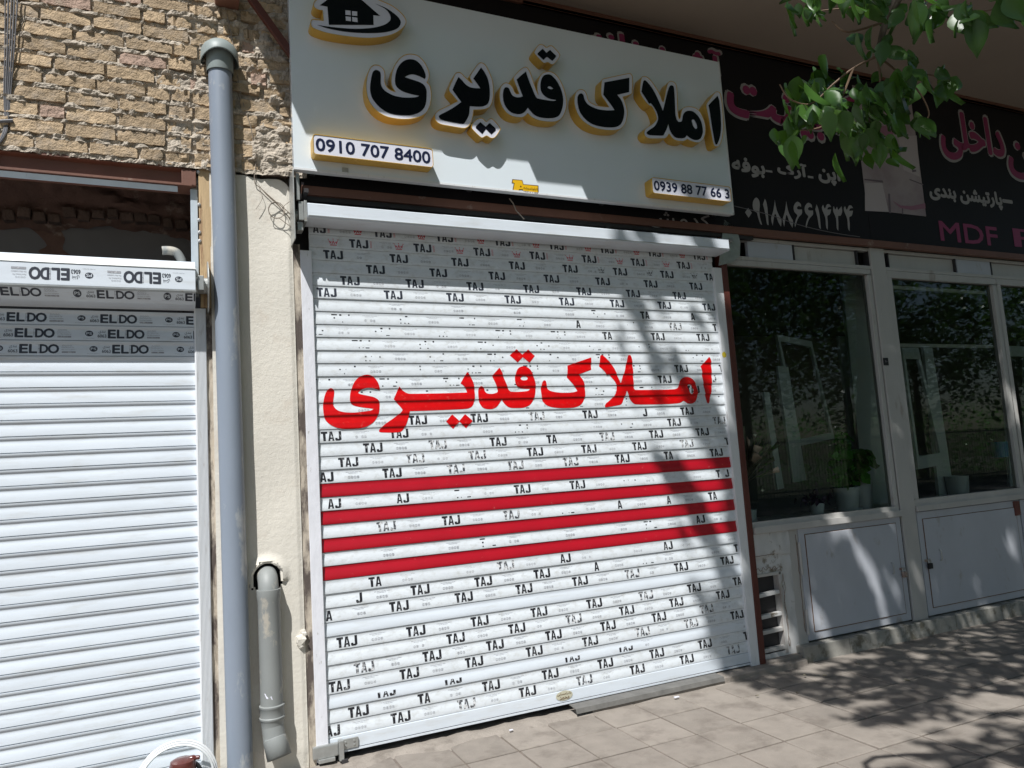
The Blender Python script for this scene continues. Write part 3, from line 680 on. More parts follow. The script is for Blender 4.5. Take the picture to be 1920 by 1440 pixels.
def fine_print(fl, x, zc, rr, strength=1):
    for k, (dz, w) in enumerate(((.020,.094),(.013,.070))):
        xa = x+.015*k
        while xa < x+w:
            l = rr.uniform(.008,.03); fl.rect(xa, min(xa+l, x+w), zc+dz-.0008, zc+dz+.0008); xa += l+rr.uniform(.001,.004)
    for k in range(4):
        if rr.random() < strength:
            cx, cz = x+.018+k*.0175, zc-.011; fl.ring(cx, cz, .0078, .0018, 9)
            if k % 2: fl.rect(cx-.003, cx+.003, cz-.003, cz+.003)
            else: fl.rect(cx-.0012, cx+.0012, cz-.005, cz+.005)
def crown(fl, xc, zc, w=.058, h=.044):
    x0, z0 = xc-w/2, zc-h/2
    P = lambda L_: [(x0+a*w, z0+b*h) for a, b in L_]
    fl.poly(P([(.14,0),(.86,0),(.84,.12),(.16,.12)]))
    fl.poly(P([(.16,.18),(.0,.82),(.28,.45)])); fl.poly(P([(.84,.18),(1,.82),(.72,.45)])); fl.poly(P([(.3,.18),(.5,.82),(.7,.18),(.6,.18),(.5,.5),(.4,.18)]))
    for a, b_ in ((.0,.88),(.5,.95),(1,.88),(.28,.52),(.72,.52)): fl.ring(x0+a*w, z0+b_*h, .0035, .0034, 7)
PER = .4065
ROWS = {-2:(.44,'CCCCCCCC'),-1:(.289,'KKKKKKKK'),0:(.131,'FFFFFPPP'),1:(.386,'FFFFFFFF'),2:(.226,'FFFFFFFF'),3:(.084,'WFFFFFFF'),
 4:(None,1025,'----fTa|FFF'),5:(None,1177.4,'ffffafFFF'),6:(None,1233,'fffttTFFF'),7:(None,1293,'fffffffFF'),8:(None,1307.5,'fffff-fFF'),
 9:(None,1277,'ffffffFFF'),10:(None,1246,'ffffffFFF'),11:(None,1212,'fff-ffFFF'),12:(None,1348.7,'---fff-fF'),13:(None,1106,'-FFFFJFFF'),
 14:(None,748,'FF-f-fFFF'),15:(None,699,'FFFTGFFFF'),16:(None,653,'FFFFFFFFF'),17:(None,735,'XFFGFFTFF'),19:(None,979,'YYfFFf-ZF'),
 21:(None,724,'FFFfAATFF'),23:(None,1220,'--f--fY-f'),25:(None,948,'B-FY-Y-ff'),26:(None,787.5,'jFFFAf BT'),27:(None,748,'AFFFFFFFF'),
 29:(.126,'FFFFFFFF'),30:(None,730.6,'-FFFFFFFF'),31:(None,682.5,'FFFFFFFFF'),32:(.075,'FFFFFFFF'),33:(None,723,'hh-hh---'),34:(None,672,'FBFFFFFF'),35:(None,751,'YFFFFFFF')}
COD = {'F':'TAJ','G':'TAJ','W':'TAJ','K':'TAJ','C':'TAJ','P':'TAJ','X':'AJ','Y':'AJ','A':'A','a':'A','J':'J','j':'J','T':'TA','B':'TA','Z':'TJ','h':'TAJ'}
rr = random.Random(11)
for k in list(range(-2,36)):
    if k in (18,20,22,24): continue
    zb = R0+(35-k)*RP; zc = zb+RP*.50
    ink, worn, fine, pk = Flat(), Flat(), Flat(), Flat()
    if k in ROWS:
        d = ROWS[k]
        if d[0] is None: x = wx(d[1], zc); x0 = x-PER*math.floor((x+.02)/PER); s = d[2].replace('|','').replace(' ','-')
        else: x0 = d[0]; s = d[1]
        if x0 > PER-.02: x0 -= PER
        for i in range(9):
            c = s[i] if i < len(s) else s[-1]; xc = x0+i*PER
            if -.06 < xc < SW+.05:
                tgt = worn if (c == 'G' or (c == 'F' and k > 3 and rr.random() < .20)) else ink
                if c in COD: taj(tgt, xc, zc, COD[c], cut=(c == 'h'))
                elif c in 'ft': frag(ink, xc, zc, rr)
                if c in 'KC': crown(pk, xc-.155, zc); pk.rect(xc+.070, xc+.0715, zc-.024, zc+.024); pk.rect(xc+.078, xc+.0795, zc-.024, zc+.024); [pk.rect(xc+.0725, xc+.077, zc-.02+q*.009, zc-.017+q*.009) for q in range(5)]
                if c == 'P': crown(worn, xc-.155, zc+.004)
            if not (k in (28,33)) or rr.random() < .3:
                if -.05 < xc+.13 < SW-.06: fine_print(fine, xc+.13, zc, rr, .9 if k != 33 else .4)
    lv = [zb+q*RP for q in KR]
    yf = lambda x, z, e=.0007, zb=zb: profR(min(1, max(0, (z-zb)/RP)))-e
    par = slats[k]
    for fl_, mt in ((ink, m_ink if k > 3 else m_ink_clean), (worn, m_inkworn), (fine, m_inkfine), (pk, m_crownred if k == -2 else m_pink)):
        if k == 33 and fl_ is ink: fl_.v = [(q[0], min(q[1], zc+.002)) for q in fl_.v]
        o = fl_.build('film_print', mt, None, yf, lv, (.002, SW-.002))
        if o: o.parent = par; o.matrix_parent_inverse = Matrix.Translation(-Vector(par.location))
# red vinyl lettering
def pxl(pts, ox, oy, s, Y): 
    out = []
    for p in pts:
        q = at(ox+p[0]/s, oy+p[1]/s, Y); out.append((q.x, q.z)+((1,) if len(p) > 2 else ()))
    return out
c = 1
YE = [(190,348),(220,375),(218,430),(208,490),(215,545),(250,590),(320,615),(430,622),(540,612),(630,598),(662,580,c),(610,572),(520,560),(440,540),(400,500),(397,440),(410,370),(440,290),(490,230),(550,200),(610,197),(665,220),(705,270),(728,330),(730,372,c),(690,355),(640,345),(590,343),(545,355),(505,380),(492,400),(520,415),(600,432),(670,450),(715,480),(732,520),(728,590),(715,650),(680,710),(620,760),(550,790),(450,805),(330,806),(230,785),(160,745),(115,690),(98,620),(95,540),(105,460),(130,390),(160,355)]
YR = [(952,328,c),(990,370),(1040,402),(1080,410,c),(1400,405),(1715,395,c),(1700,350),(1670,315),(1640,292,c),(1680,225),(1715,163,c),(1755,215),(1785,285),(1800,370),(1800,470),(1785,530),(1750,565),(1690,580),(1500,590),(1200,602),(1070,605,c),(1058,670),(1035,740),(1005,800),(970,835),(900,845),(780,845),(735,840),(725,825),(740,800),(800,745),(880,690),(945,640),(978,610),(985,585),(955,545),(915,500),(888,470,c),(920,400)]
DT = [(1550,640,c),(1626,715,c),(1695,637,c),(1777,715,c),(1705,797,c),(1628,722,c),(1560,805,c),(1477,722,c)]
QD = [(270,538),(305,560),(318,600),(345,625),(400,630),(450,618),(470,600),(465,570),(440,500),(415,440),(403,410,c),(445,365),(490,316,c),(520,370),(560,480),(600,575),(625,603,c),(700,606),(790,600),(840,590),(860,568,c),(800,568),(740,560),(700,535),(678,490),(678,430),(690,370),(715,325),(760,300),(810,303),(855,335),(890,395),(915,470),(925,560),(915,640),(895,710),(850,765),(780,795),(700,800),(620,797),(570,770),(535,725),(520,695,c),(490,745),(450,790),(400,812),(340,812),(290,795),(255,745),(237,680),(235,610),(245,560)]
QH = [(745,440),(775,418),(815,422),(830,445),(810,465),(765,465)]
QT = [(692,95,c),(768,158,c),(832,98,c),(915,172,c),(848,256,c),(768,190,c),(705,253,c),(615,168,c)]
KF = [(1030,468),(1048,485),(1058,540),(1080,580),(1120,600),(1200,614),(1300,618),(1380,610),(1425,595,c),(1400,550),(1350,490),(1300,430,c),(1308,290,c),(1590,192,c),(1590,340,c),(1445,395,c),(1490,460),(1512,530),(1518,620),(1510,690),(1470,755),(1400,790),(1280,800),(1150,795),(1060,770),(1010,715),(992,640),(988,560),(1005,490)]
LM = [(310,163),(340,180),(390,235),(440,290),(480,370),(515,450),(535,505,c),(560,430),(590,330),(610,230),(625,175),(645,162),(662,175),(675,240),(685,360),(690,480),(697,560),(712,583,c),(900,582),(1120,578),(1200,570),(1230,545),(1240,490),(1265,450),(1310,428),(1360,430),(1405,460),(1440,520),(1460,590),(1458,660),(1435,715),(1395,745),(1340,745),(1290,715),(1240,740),(1100,752),(900,757),(740,757),(690,745),(655,705),(630,640),(610,590,c),(590,650),(565,715),(540,755),(490,770),(400,785),(355,793),(345,775),(360,745),(410,705),(460,650),(482,600),(490,545),(470,490),(435,440),(400,400),(375,405),(330,350),(280,300,c),(285,230),(292,180)]
LH = [(1345,560),(1340,530),(1365,515),(1395,540),(1410,590),(1400,625),(1380,632),(1358,600)]
AL = [(1600,185,c),(1620,230),(1625,320),(1630,450),(1628,560),(1615,650),(1595,735),(1580,742),(1565,720),(1545,600),(1520,450),(1510,350),(1497,300,c),(1550,240)]
LV = [R0+j*RP+q*RP for j in range(16,36) for q in KR]
def yR(x, z):
    f = ((z-R0)/RP) % 1.0
    return profR(f)-.0016
for (L_, H_, ox, oy, s) in ((YE,None,590,670,6),(YR,None,590,670,6),(DT,None,590,670,6),(QD,QH,860,640,6.4),(QT,None,860,640,6.4),(KF,None,860,640,6.4),(LM,LH,1080,640,6.4),(AL,None,1080,640,6.4)):
    fl = Flat(); loops = [smooth_loop(pxl(L_, ox, oy, s, -.004), 4)]
    if H_: loops.append(list(reversed(smooth_loop(pxl(H_, ox, oy, s, -.004), 4))))
    fl.poly(*loops); o = fl.build('red_letter', m_redtxt, cs, yR, LV)
# bottom rail, guides, housing
L = MB(); L.prism([(.008,R0),(-.006,R0),(-.008,R0-.004),(-.010,.068),(-.016,.064),(-.016,.053),(.012,.050),(.02,.06)], -.004, SW+.006); L.build('bottom_rail', m_slat, cs)
L = MB(); L.prism([(-.0135,.069),(-.0155,.0665),(-.0105,.066)], -.004, SW+.006); L.build('rail_lip', m_dark, cs)
L = MB(); L.box(-.066,.0,-.024,.03,.03,2.915); L.build('guide_rail', m_film, cs, bevel=.003)
L = MB(); L.box(SW,SW+.076,-.024,.03,.03,2.975); L.build('guide_rail', m_alu, cs, bevel=.003)
L = MB(); L.prism([(-.155,3.158),(-.165,3.150),(-.168,3.080),(-.172,3.076),(-.168,3.068),(-.155,3.066),(-.012,3.062),(-.012,3.158)], -.038, 3.035); L.build('housing', m_acry2 if 'm_acry2' in globals() else m_slat, cs, bevel=.0)
L = MB(); L.prism([(-.1735,3.0805),(-.1735,3.0765),(-.168,3.0755),(-.168,3.0815)], -.036, 3.033); L.build('housing_crease', m_steel, cs)
L = MB(); L.box(3.031,3.037,-.165,-.012,3.066,3.155); L.build('end_cap', m_alu, cs)
L = MB()
L.box(-.118,-.112,-.185,.0,2.93,3.34); L.box(-.085,-.058,-.150,-.085,3.055,3.165); L.box(-.056,-.040,-.158,-.03,3.045,3.17); L.tube([(-.11,-.08,3.10),(-.04,-.08,3.10)], .038, 14)
L.box(-.092,-.060,-.13,-.06,3.00,3.05); L.box(-.098,-.078,-.16,-.14,3.17,3.33); L.build('left_bracket', m_steel, cs, bevel=.002)
fl = Flat(); 
br = [(1362,412),(1385,428),(1392,455),(1391,480),(1378,492),(1352,498)]
L = MB(); pr = [at(x, y, -.05) for x, y in br]; n = len(pr); L.v = [(p_.x-.02, p_.y, p_.z) for p_ in pr]+[(p_.x-.02+.0, p_.y+.006, p_.z) for p_ in pr]
L.f = [tuple(range(n)), tuple(n+i for i in reversed(range(n)))]+[(i,(i+1) % n,n+(i+1) % n,n+i) for i in range(n)]; L.build('right_bracket', m_steel, cs)
L = MB(); p_ = at(1372,452,-.06); L.tube([(p_.x-.02,-.06,p_.z),(p_.x-.02,-.085,p_.z)], .022, 12); L.tube([(p_.x-.02,-.085,p_.z),(p_.x-.02,-.10,p_.z)], .012, 6); L.build('bracket_bolt', m_steel, cs, smooth=True)
L = MB(); L.box(-.088,.052,-.040,-.014,.050,.118); L.build('lock_case', m_steel, cs, bevel=.008)
L = MB(); L.box(.075,.165,-.022,-.010,.068,.122)
for (x, z) in ((.095,.085),(.095,.106),(.142,.085),(.142,.106)): L.tube([(x,-.022,z),(x,-.026,z)], .006, 8)
L.build('lock_plate', m_steel, cs, bevel=.006)
L = MB(); L.box(.052,.078,-.055,-.012,.022,.128); L.box(-.06,.03,-.052,-.03,.030,.05); L.build('lock_hasp', m_steel, cs, bevel=.003)
L = MB(); L.box(.062,.098,-.060,-.048,-.0,.03, Matrix.Rotation(.25,4,'Y') if False else None); L.build('hasp_tongue', m_dark, cs, bevel=.003)
a = at(1058,1304,-.012); fl = Flat(); fl.poly([(a.x+.060*math.cos(q*math.pi/12), a.z+.030*math.sin(q*math.pi/12)) for q in range(24)]); fl.build('oval_sticker', m_stick, cs, lambda x,z: -.0125)
fl = Flat(); fl.text('\uFBFD\uFE91\uFE8E\uFEB4\uFEE3\uFE8D\uFEAD\uFEA9\uFE8E\uFEF3', a.x-.05, a.x+.05, a.z+.002, a.z+.020, .01); fl.text('\uFEAA\uFEE4\uFEA4\uFEE3', a.x-.035, a.x+.035, a.z-.022, a.z-.003, .01); fl.build('sticker_print', m_brown, cs, lambda x,z: -.0135)
a = at(1358,665,-.026); fl = Flat(); fl.poly([(a.x+.020*math.cos(q*math.pi/8), a.z+.022*math.sin(q*math.pi/8)+.004*math.sin(q*2.1)) for q in range(16)]); fl.build('yellow_spot', m_yellowdot, cs, lambda x,z: -.0255)
# posts
L = MB(); L.box(-.104,-.067,-.012,.05,.02,2.93); tag(L.build('steel_post', m_rustred, bevel=.002), 'rust red steel strip with plaster smears beside the cream pillar', 'post')
L = MB(); L.box(SW+.077,SW+.128,-.030,.05,.03,3.24); tag(L.build('steel_post', m_redpost, bevel=.003), 'red brown steel post between the lettered shutter and the shop window', 'post')
# threshold
L = MB(); L.prism([(-.12,-.02),(-.115,.034),(-.10,.040),(.10,.044),(.10,-.02)], 1.62, 3.43); th = L.build('door_sill', m_concrete, bevel=.003); tag(th, 'worn grey concrete sill under the right half of the lettered shutter', 'sill')
L = MB(); L.prism([(-.128,.020),(-.118,.047),(-.03,.053),(-.03,.049),(-.114,.043),(-.124,.018)], 1.50, 2.66); tag(L.build('metal_strip', mat('dull_zinc', (.16,.155,.145), .6, metal=.3, var=.25, vscale=12)), 'bent sheet metal strip lying on the sill under the lettered shutter', 'metal strip')
tag(rough_sheet('broken_sill', -.11, 1.62, -.075, .12, .006, .012, 110, 8, m_concrete, edge=.05), 'broken earthy sill under the left half of the lettered shutter', 'sill')
for (x, y, s, lb) in ((1.05,-.13,.012,'small white chip of litter by the broken sill'),(2.20,-.20,.018,'scrap of white paper on the paving below the metal strip')):
    L = MB(); L.box(x-s,x+s,y-s*.5,y+s*.5,.012,.018); tag(L.build('litter', m_acry, bevel=.003), lb, 'litter')
# ================================================================== WHITE SIGN
YS = -.20; DL = .078
sg = thing('shop_sign', 'white lightbox sign with raised black and gold Persian lettering and phone numbers', 'sign')
L = MB(); L.box(-.112,3.081,YS,YS+.055,3.338,4.548); L.build('panel', m_sign, sg, bevel=.002)
L = MB(); L.box(-.113,3.082,YS-.003,YS+.012,3.334,3.347); L.box(3.072,3.084,YS-.003,YS+.05,3.338,4.55); L.build('edge_trim', m_alu, sg)
L = MB(); L.box(-.10,3.06,YS+.056,YS+.09,3.36,3.39); L.box(-.10,3.06,YS+.056,YS+.09,4.45,4.48)
for x in (.0,1.0,2.0,3.0): L.box(x,x+.03,YS+.09,.0,3.365,3.39)
L.build('back_frame', m_dark, sg)
SZ = [(670,80,6.857),(910,70,6.857),(1130,120,7.385),(540,0,7.385)]
G = []
G.append((0,[(235,292),(290,305),(335,350),(350,410),(348,500),(375,570),(430,615),(490,635,c),(450,570),(435,500),(445,400),(480,300),(540,215),(610,165),(690,152),(770,170),(840,230),(890,310),(918,390),(915,460),(890,510,c),(930,560),(945,640),(945,720),(925,820),(880,900),(800,950),(700,975),(600,982),(480,972),(370,945),(270,890),(190,810),(140,720),(118,620),(115,540),(130,430),(160,345),(195,305)],
 [[(245,352),(285,370),(300,410),(300,500),(310,560),(345,610),(400,650),(480,685),(580,705),(680,708),(760,700),(795,685,c),(700,665),(600,635),(530,595),(490,540),(485,460),(500,370),(540,290),(600,235),(670,215),(740,225),(800,270),(845,335),(872,400),(878,440),(865,468,c),(800,435),(740,415),(690,410),(640,425),(610,445,c),(700,475),(790,505),(850,540),(885,600),(890,680),(880,780),(850,850),(790,900),(700,930),(600,935),(480,925),(380,895),(290,835),(220,760),(180,690),(163,600),(170,500),(190,400),(215,362)]]))
G.append((0,[(1285,390),(1330,395),(1390,455),(1450,510),(1480,525,c),(1450,460),(1450,430),(1500,350),(1560,275),(1600,265),(1650,300),(1700,400),(1735,500),(1745,640),(1735,740),(1700,820),(1630,855),(1490,865,c),(1480,950),(1450,1040),(1400,1090),(1340,1095),(1200,1072),(1070,1045),(1010,1000),(1000,930),(1040,880),(1130,835),(1290,755,c),(1230,680),(1180,620),(1185,570),(1230,470),(1260,405)],
 [[(1300,443,c),(1340,480),(1400,545),(1470,580),(1580,590,c),(1540,530),(1490,463,c),(1590,320,c),(1640,390),(1680,480),(1700,590),(1700,700),(1680,780),(1630,815),(1560,825),(1445,818,c),(1435,920),(1410,980),(1375,1035),(1340,1043),(1200,1020),(1080,990),(1050,960),(1055,935),(1130,895),(1220,845),(1335,765,c),(1280,690),(1222,608,c),(1260,520)]]))
G.append((0,[(1560,978),(1610,980),(1655,1020),(1700,985),(1745,995),(1830,1095),(1825,1130),(1770,1210),(1720,1225),(1660,1195),(1610,1218),(1575,1205),(1480,1110),(1475,1060),(1510,1010)],
 [[(1580,1022,c),(1650,1083,c),(1700,1032,c),(1778,1105,c),(1778,1130,c),(1722,1180,c),(1652,1112,c),(1605,1175,c),(1522,1098,c),(1522,1080,c)]]))
G.append((1,[(255,590),(310,605),(350,650),(370,700),(400,730),(435,728,c),(400,640),(365,545),(370,510),(430,440),(500,390),(540,400),(575,460),(610,560),(650,680),(680,740,c),(665,650),(680,560),(720,480),(780,448),(850,450),(920,500),(980,600),(1020,710),(1040,830),(1030,930),(985,1030),(920,1075),(830,1085),(700,1070),(610,1035),(560,990),(540,975,c),(500,1015),(440,1030),(350,1015),(280,975),(220,900),(185,800),(185,700),(205,630)],
 [[(265,643),(300,655),(320,700),(345,745),(390,770),(440,772),(480,760,c),(450,680),(400,545,c),(460,490),(520,442,c),(560,560),(610,680),(640,750),(665,785,c),(760,805),(850,818),(900,815),(905,805,c),(840,795),(780,770),(730,720),(708,660),(710,580),(735,510),(780,480),(840,485),(900,540),(950,620),(985,710),(1000,820),(985,920),(950,1000),(890,1035),(800,1042),(700,1030),(630,1000),(580,950),(545,905,c),(510,955),(460,985),(400,988),(330,965),(280,920),(240,850),(225,770),(230,690),(245,655)],[(800,640),(830,632),(870,660),(850,668),(815,660)]]))
G.append((1,[(700,98),(740,102),(785,135),(830,112),(870,125),(945,210),(948,250),(890,330),(850,348),(800,320),(760,330),(730,315),(640,220),(635,180),(670,120)],
 [[(735,148,c),(785,200,c),(830,162,c),(908,238,c),(905,255,c),(860,305,c),(790,252,c),(745,292,c),(670,222,c),(672,205,c)]]))
G.append((1,[(1220,675),(1270,690),(1300,740),(1320,810),(1370,855),(1450,885),(1590,900,c),(1540,820),(1490,740),(1492,600),(1505,550),(1560,530),(1830,472),(1870,480),(1887,520),(1885,690),(1870,730),(1765,765,c),(1795,850),(1820,950),(1810,1060),(1780,1130),(1720,1180),(1620,1195),(1480,1182),(1350,1140),(1250,1070),(1185,980),(1150,880),(1145,780),(1170,705)],
 [[(1235,722),(1260,745),(1275,800),(1310,855),(1370,895),(1450,925),(1550,940),(1660,938,c),(1600,850),(1515,740,c),(1530,580,c),(1850,520,c),(1848,705,c),(1695,740,c),(1740,800),(1770,870),(1785,950),(1775,1040),(1745,1110),(1690,1150),(1600,1160),(1480,1148),(1370,1115),(1280,1050),(1220,970),(1190,880),(1182,790),(1200,735)]]))
G.append((2,[(560,178),(610,185),(670,240),(740,340),(790,430),(820,510),(840,530,c),(860,450),(880,340),(905,270),(940,243),(990,260),(1018,310),(1028,420),(1032,560),(1040,690),(1055,760,c),(1075,750),(1085,680),(1110,620),(1170,597),(1250,602),(1320,640),(1370,710),(1410,820),(1420,920),(1400,1020),(1350,1080),(1290,1085),(1220,1065),(1170,1040,c),(1120,1065),(1050,1065),(980,1040),(930,980),(915,965,c),(880,1015),(840,1030),(740,1033),(640,1028),(590,1000),(575,950),(600,895),(680,840),(740,780),(745,740),(720,660),(680,590),(640,570),(590,520),(530,430),(515,370),(525,250),(540,195)],
 [[(575,228),(600,235),(650,290),(710,380),(760,480),(800,570),(832,650,c),(860,540),(890,410),(915,330),(935,300),(960,298),(985,330),(995,450),(1000,570),(1005,680),(1020,760),(1045,800,c),(1085,800),(1100,770),(1110,710),(1140,665),(1190,648),(1250,660),(1310,710),(1355,780),(1380,870),(1385,950),(1360,1020),(1320,1050),(1260,1050),(1200,1020),(1163,990,c),(1130,1025),(1060,1030),(1000,1015),(950,960),(920,890),(908,830,c),(885,900),(850,970),(830,992),(740,992),(640,985),(610,965),(610,945),(650,910),(710,870),(750,810),(765,750),(750,680),(715,610),(665,545),(640,548),(590,470),(535,385,c),(550,290),(562,240)],[(1240,770),(1265,775),(1295,830),(1305,885),(1285,900),(1255,865),(1232,800)]]))
G.append((2,[(1580,388),(1615,400),(1635,450),(1655,600),(1665,780),(1665,920),(1645,1050),(1610,1130),(1570,1142),(1540,1125),(1520,1050),(1485,860),(1455,700),(1435,600),(1440,550),(1500,470),(1550,405)],
 [[(1590,440,c),(1610,500),(1625,620),(1635,760),(1638,900),(1620,1020),(1590,1100),(1575,1115),(1555,1100),(1530,980),(1500,800),(1480,660),(1462,575,c),(1530,500)]]))
G.append((3,[(360,50),(365,100),(420,135),(480,145,c),(492,290,c),(350,275),(320,310),(330,370),(400,410),(560,460),(800,500),(1050,525),(1250,518),(1430,480),(1560,410),(1625,330),(1620,260),(1560,180),(1430,80),(1260,5),(1150,-60),(960,-180),(830,-240),(720,-220),(560,-120),(400,0)],
 [[(440,75,c),(800,-190,c),(1275,222,c),(1180,212,c),(1185,348,c),(565,345,c),(545,95,c)]]))
def plate(loop, y0, y1, nm, mface, mside, parent):
    pts = smooth_loop(loop, 4); n = len(pts); flat, tri = tess([pts]); m = MB()
    m.v = [(p_.x, y0, p_.y) for p_ in pts]; m.f = [tuple(t) for t in tri]
    o1 = m.build(nm, mface, parent); me = o1.data
    bm = bmesh.new(); bm.from_mesh(me)
    for f_ in bm.faces:
        f_.normal_update()
        if f_.normal.y > 0: f_.normal_flip()
    bm.to_mesh(me); bm.free()
    s = MB()
    # small raised rim
    ctr = [Vector((pts[(i+1) % n]-pts[i-1])).normalized() for i in range(n)]
    area = sum(pts[i].x*pts[(i+1) % n].y-pts[(i+1) % n].x*pts[i].y for i in range(n)); sgn = 1 if area > 0 else -1
    out = [Vector((t.y, -t.x))*sgn for t in ctr]
    for i in range(n): p_ = pts[i]; q = p_+out[i]*.0035; s.v += [(p_.x, y0+.004, p_.y), (p_.x, y0-.003, p_.y), (q.x, y0-.003, q.y), (q.x, y1, q.y)]
    for i in range(n):
        j = (i+1) % n
        for k in range(3): s.f.append((4*i+k, 4*j+k, 4*j+k+1, 4*i+k+1))
    s.build('gold_side', mside, o1, smooth=True); return o1
for (zi, pl_, faces) in G:
    ox, oy, s = SZ[zi]
    P_ = plate(pxl(pl_, ox, oy, s, YS-DL), YS-DL, YS, 'raised_letter' if zi != 3 else 'raised_emblem', m_acry, m_gold, sg)
    fl = Flat(); lo = [smooth_loop(pxl(F_, ox, oy, s, YS-DL), 4) for F_ in faces]
    fl.poly(lo[0], *[list(reversed(h_)) for h_ in lo[1:]]); fl.build('black_face', m_blackface, P_, lambda x, z: YS-DL-.0018)
    if zi == 3:
        sw = [(400,345,c),(560,370),(800,395),(1000,400),(1180,385),(1320,350),(1400,300),(1420,250),(1400,190),(1340,120),(1200,50,c),(1350,110),(1470,190),(1540,260),(1560,320),(1530,380),(1460,420),(1330,450),(1150,460),(950,455),(750,435),(550,395)]
        fl = Flat(); fl.poly(smooth_loop(pxl(sw, ox, oy, s, YS-DL), 4)); fl.build('swoosh', m_blackface, P_, lambda x, z: YS-DL-.0018)
        fl = Flat()
        for q in ([(793,146,c),(865,153,c),(866,215,c),(795,210,c)],[(885,158,c),(956,165,c),(957,225,c),(885,220,c)],[(796,230,c),(868,238,c),(870,298,c),(800,290,c)],[(886,240,c),(958,250,c),(962,312,c),(888,300,c)]):
            fl.poly([Vector(p_[:2]) for p_ in pxl(q, ox, oy, s, YS-DL)])
        fl.build('emblem_window', m_acry, P_, lambda x, z: YS-DL-.0034)
def numbox(x0, x1, z0, z1, txt, D):
    r = .016; pts = []
    for (cx, cz, a0) in ((x1-r,z1-r,0),(x0+r,z1-r,90),(x0+r,z0+r,180),(x1-r,z0+r,270)):
        for k in range(5): t = math.radians(a0+k*22.5); pts.append((cx+r*math.cos(t), cz+r*math.sin(t)))
    P_ = plate([q+(1,) for q in pts], YS-D, YS, 'number_box', m_acry, m_gold, sg)
    fl = Flat(); fl.text(txt, x0+.014, x1-.016, z0+.022, z1-.020, .055); fl.build('phone_number', m_navy, P_, lambda x, z: YS-D-.0016)
numbox(-.012,.698,3.405,3.520,'0910 707 8400',.078)
numbox(2.300,2.992,3.398,3.508,'0939 88 77 66 3',.085)
ST = [(430,340,c),(830,375,c),(880,540,c),(1470,590,c),(1480,935,c),(870,885,c),(830,775,c),(730,770,c),(700,870,c),(430,830,c),(490,500,c),(405,500,c)]
lo = [Vector(q[:2]) for q in pxl(ST, 940, 320, 21.18, YS)]
fl = Flat(); fl.poly(lo); o = fl.build('yellow_sticker', m_brown, sg, lambda x, z: YS-.0015)
cen = sum(lo, Vector((0,0)))/len(lo)
ST2 = [(455,375,c),(810,400,c),(860,565,c),(1440,620,c),(1450,895,c),(880,845,c),(850,745,c),(700,740,c),(675,820,c),(470,795,c),(520,500,c),(440,470,c)]
fl = Flat(); fl.poly([Vector(q[:2]) for q in pxl(ST2, 940, 320, 21.18, YS)]); fl.build('yellow_sticker', m_yellow, sg, lambda x, z: YS-.0025)
a, b = at(981,350.5,YS), at(1008,355,YS); fl = Flat(); fl.text('\uFEEA\uFEB8\uFBFE\uFEAA\uFEE7\uFE8D\uFEEE\uFEE0\uFE91\uFE8E\uFE97', a.x, b.x, a.z-.018, a.z+.002, .01); a, b = at(981,357,YS), at(1008,361,YS); fl.text('\u06F0\u06F9\u06F1\u06F2\u06F0\u06F8\u06F8\u06F5\u06F5', a.x, b.x, a.z-.014, a.z-.001, .01); a=at(976,350,YS); fl.ring(a.x,a.z,.006,.0058,5); fl.build('sticker_print', m_brown, sg, lambda x, z: YS-.0035)
a = at(647,322,YS); L = MB(); L.box(a.x-.018,a.x+.018,YS-.008,YS+.0,a.z-.004,a.z+.022); L.build('screw_clip', m_steel, sg)
L = MB(); pp = [at(*q, -.12) for q in ((955,372),(962,381),(968,395),(983,411))]; L.tube(pp, .004, 6); tag(L.build('dangling_wire', m_wire), 'short stiff wire hanging below the middle of the white sign', 'wire')
L = MB(); L.box(-.055,3.4,-.04,.0,3.215,3.255); L.box(-.055,-.03,-.17,.0,3.215,3.24); L.box(.02,3.3,-.015,.015,3.255,3.34)
for x in (.95,2.05): L.box(x,x+.03,-.045,.0,3.12,3.22)
L.box(1.62,1.98,-.03,.01,3.11,3.215); tag(L.build('lintel_frame', m_beamdk if 'm_beamdk' in globals() else m_dark), 'dark brown steel lintel frame between the white sign and the shutter housing', 'frame')
L = MB(); 
for i in range(125): x = .0+i*.0247; L.box(x, x+.012, .0, .008, 3.135, 3.20)
tag(L.build('vent_grille', m_concrete), 'narrow grey ribbed grille strip just above the shutter housing', 'grille')
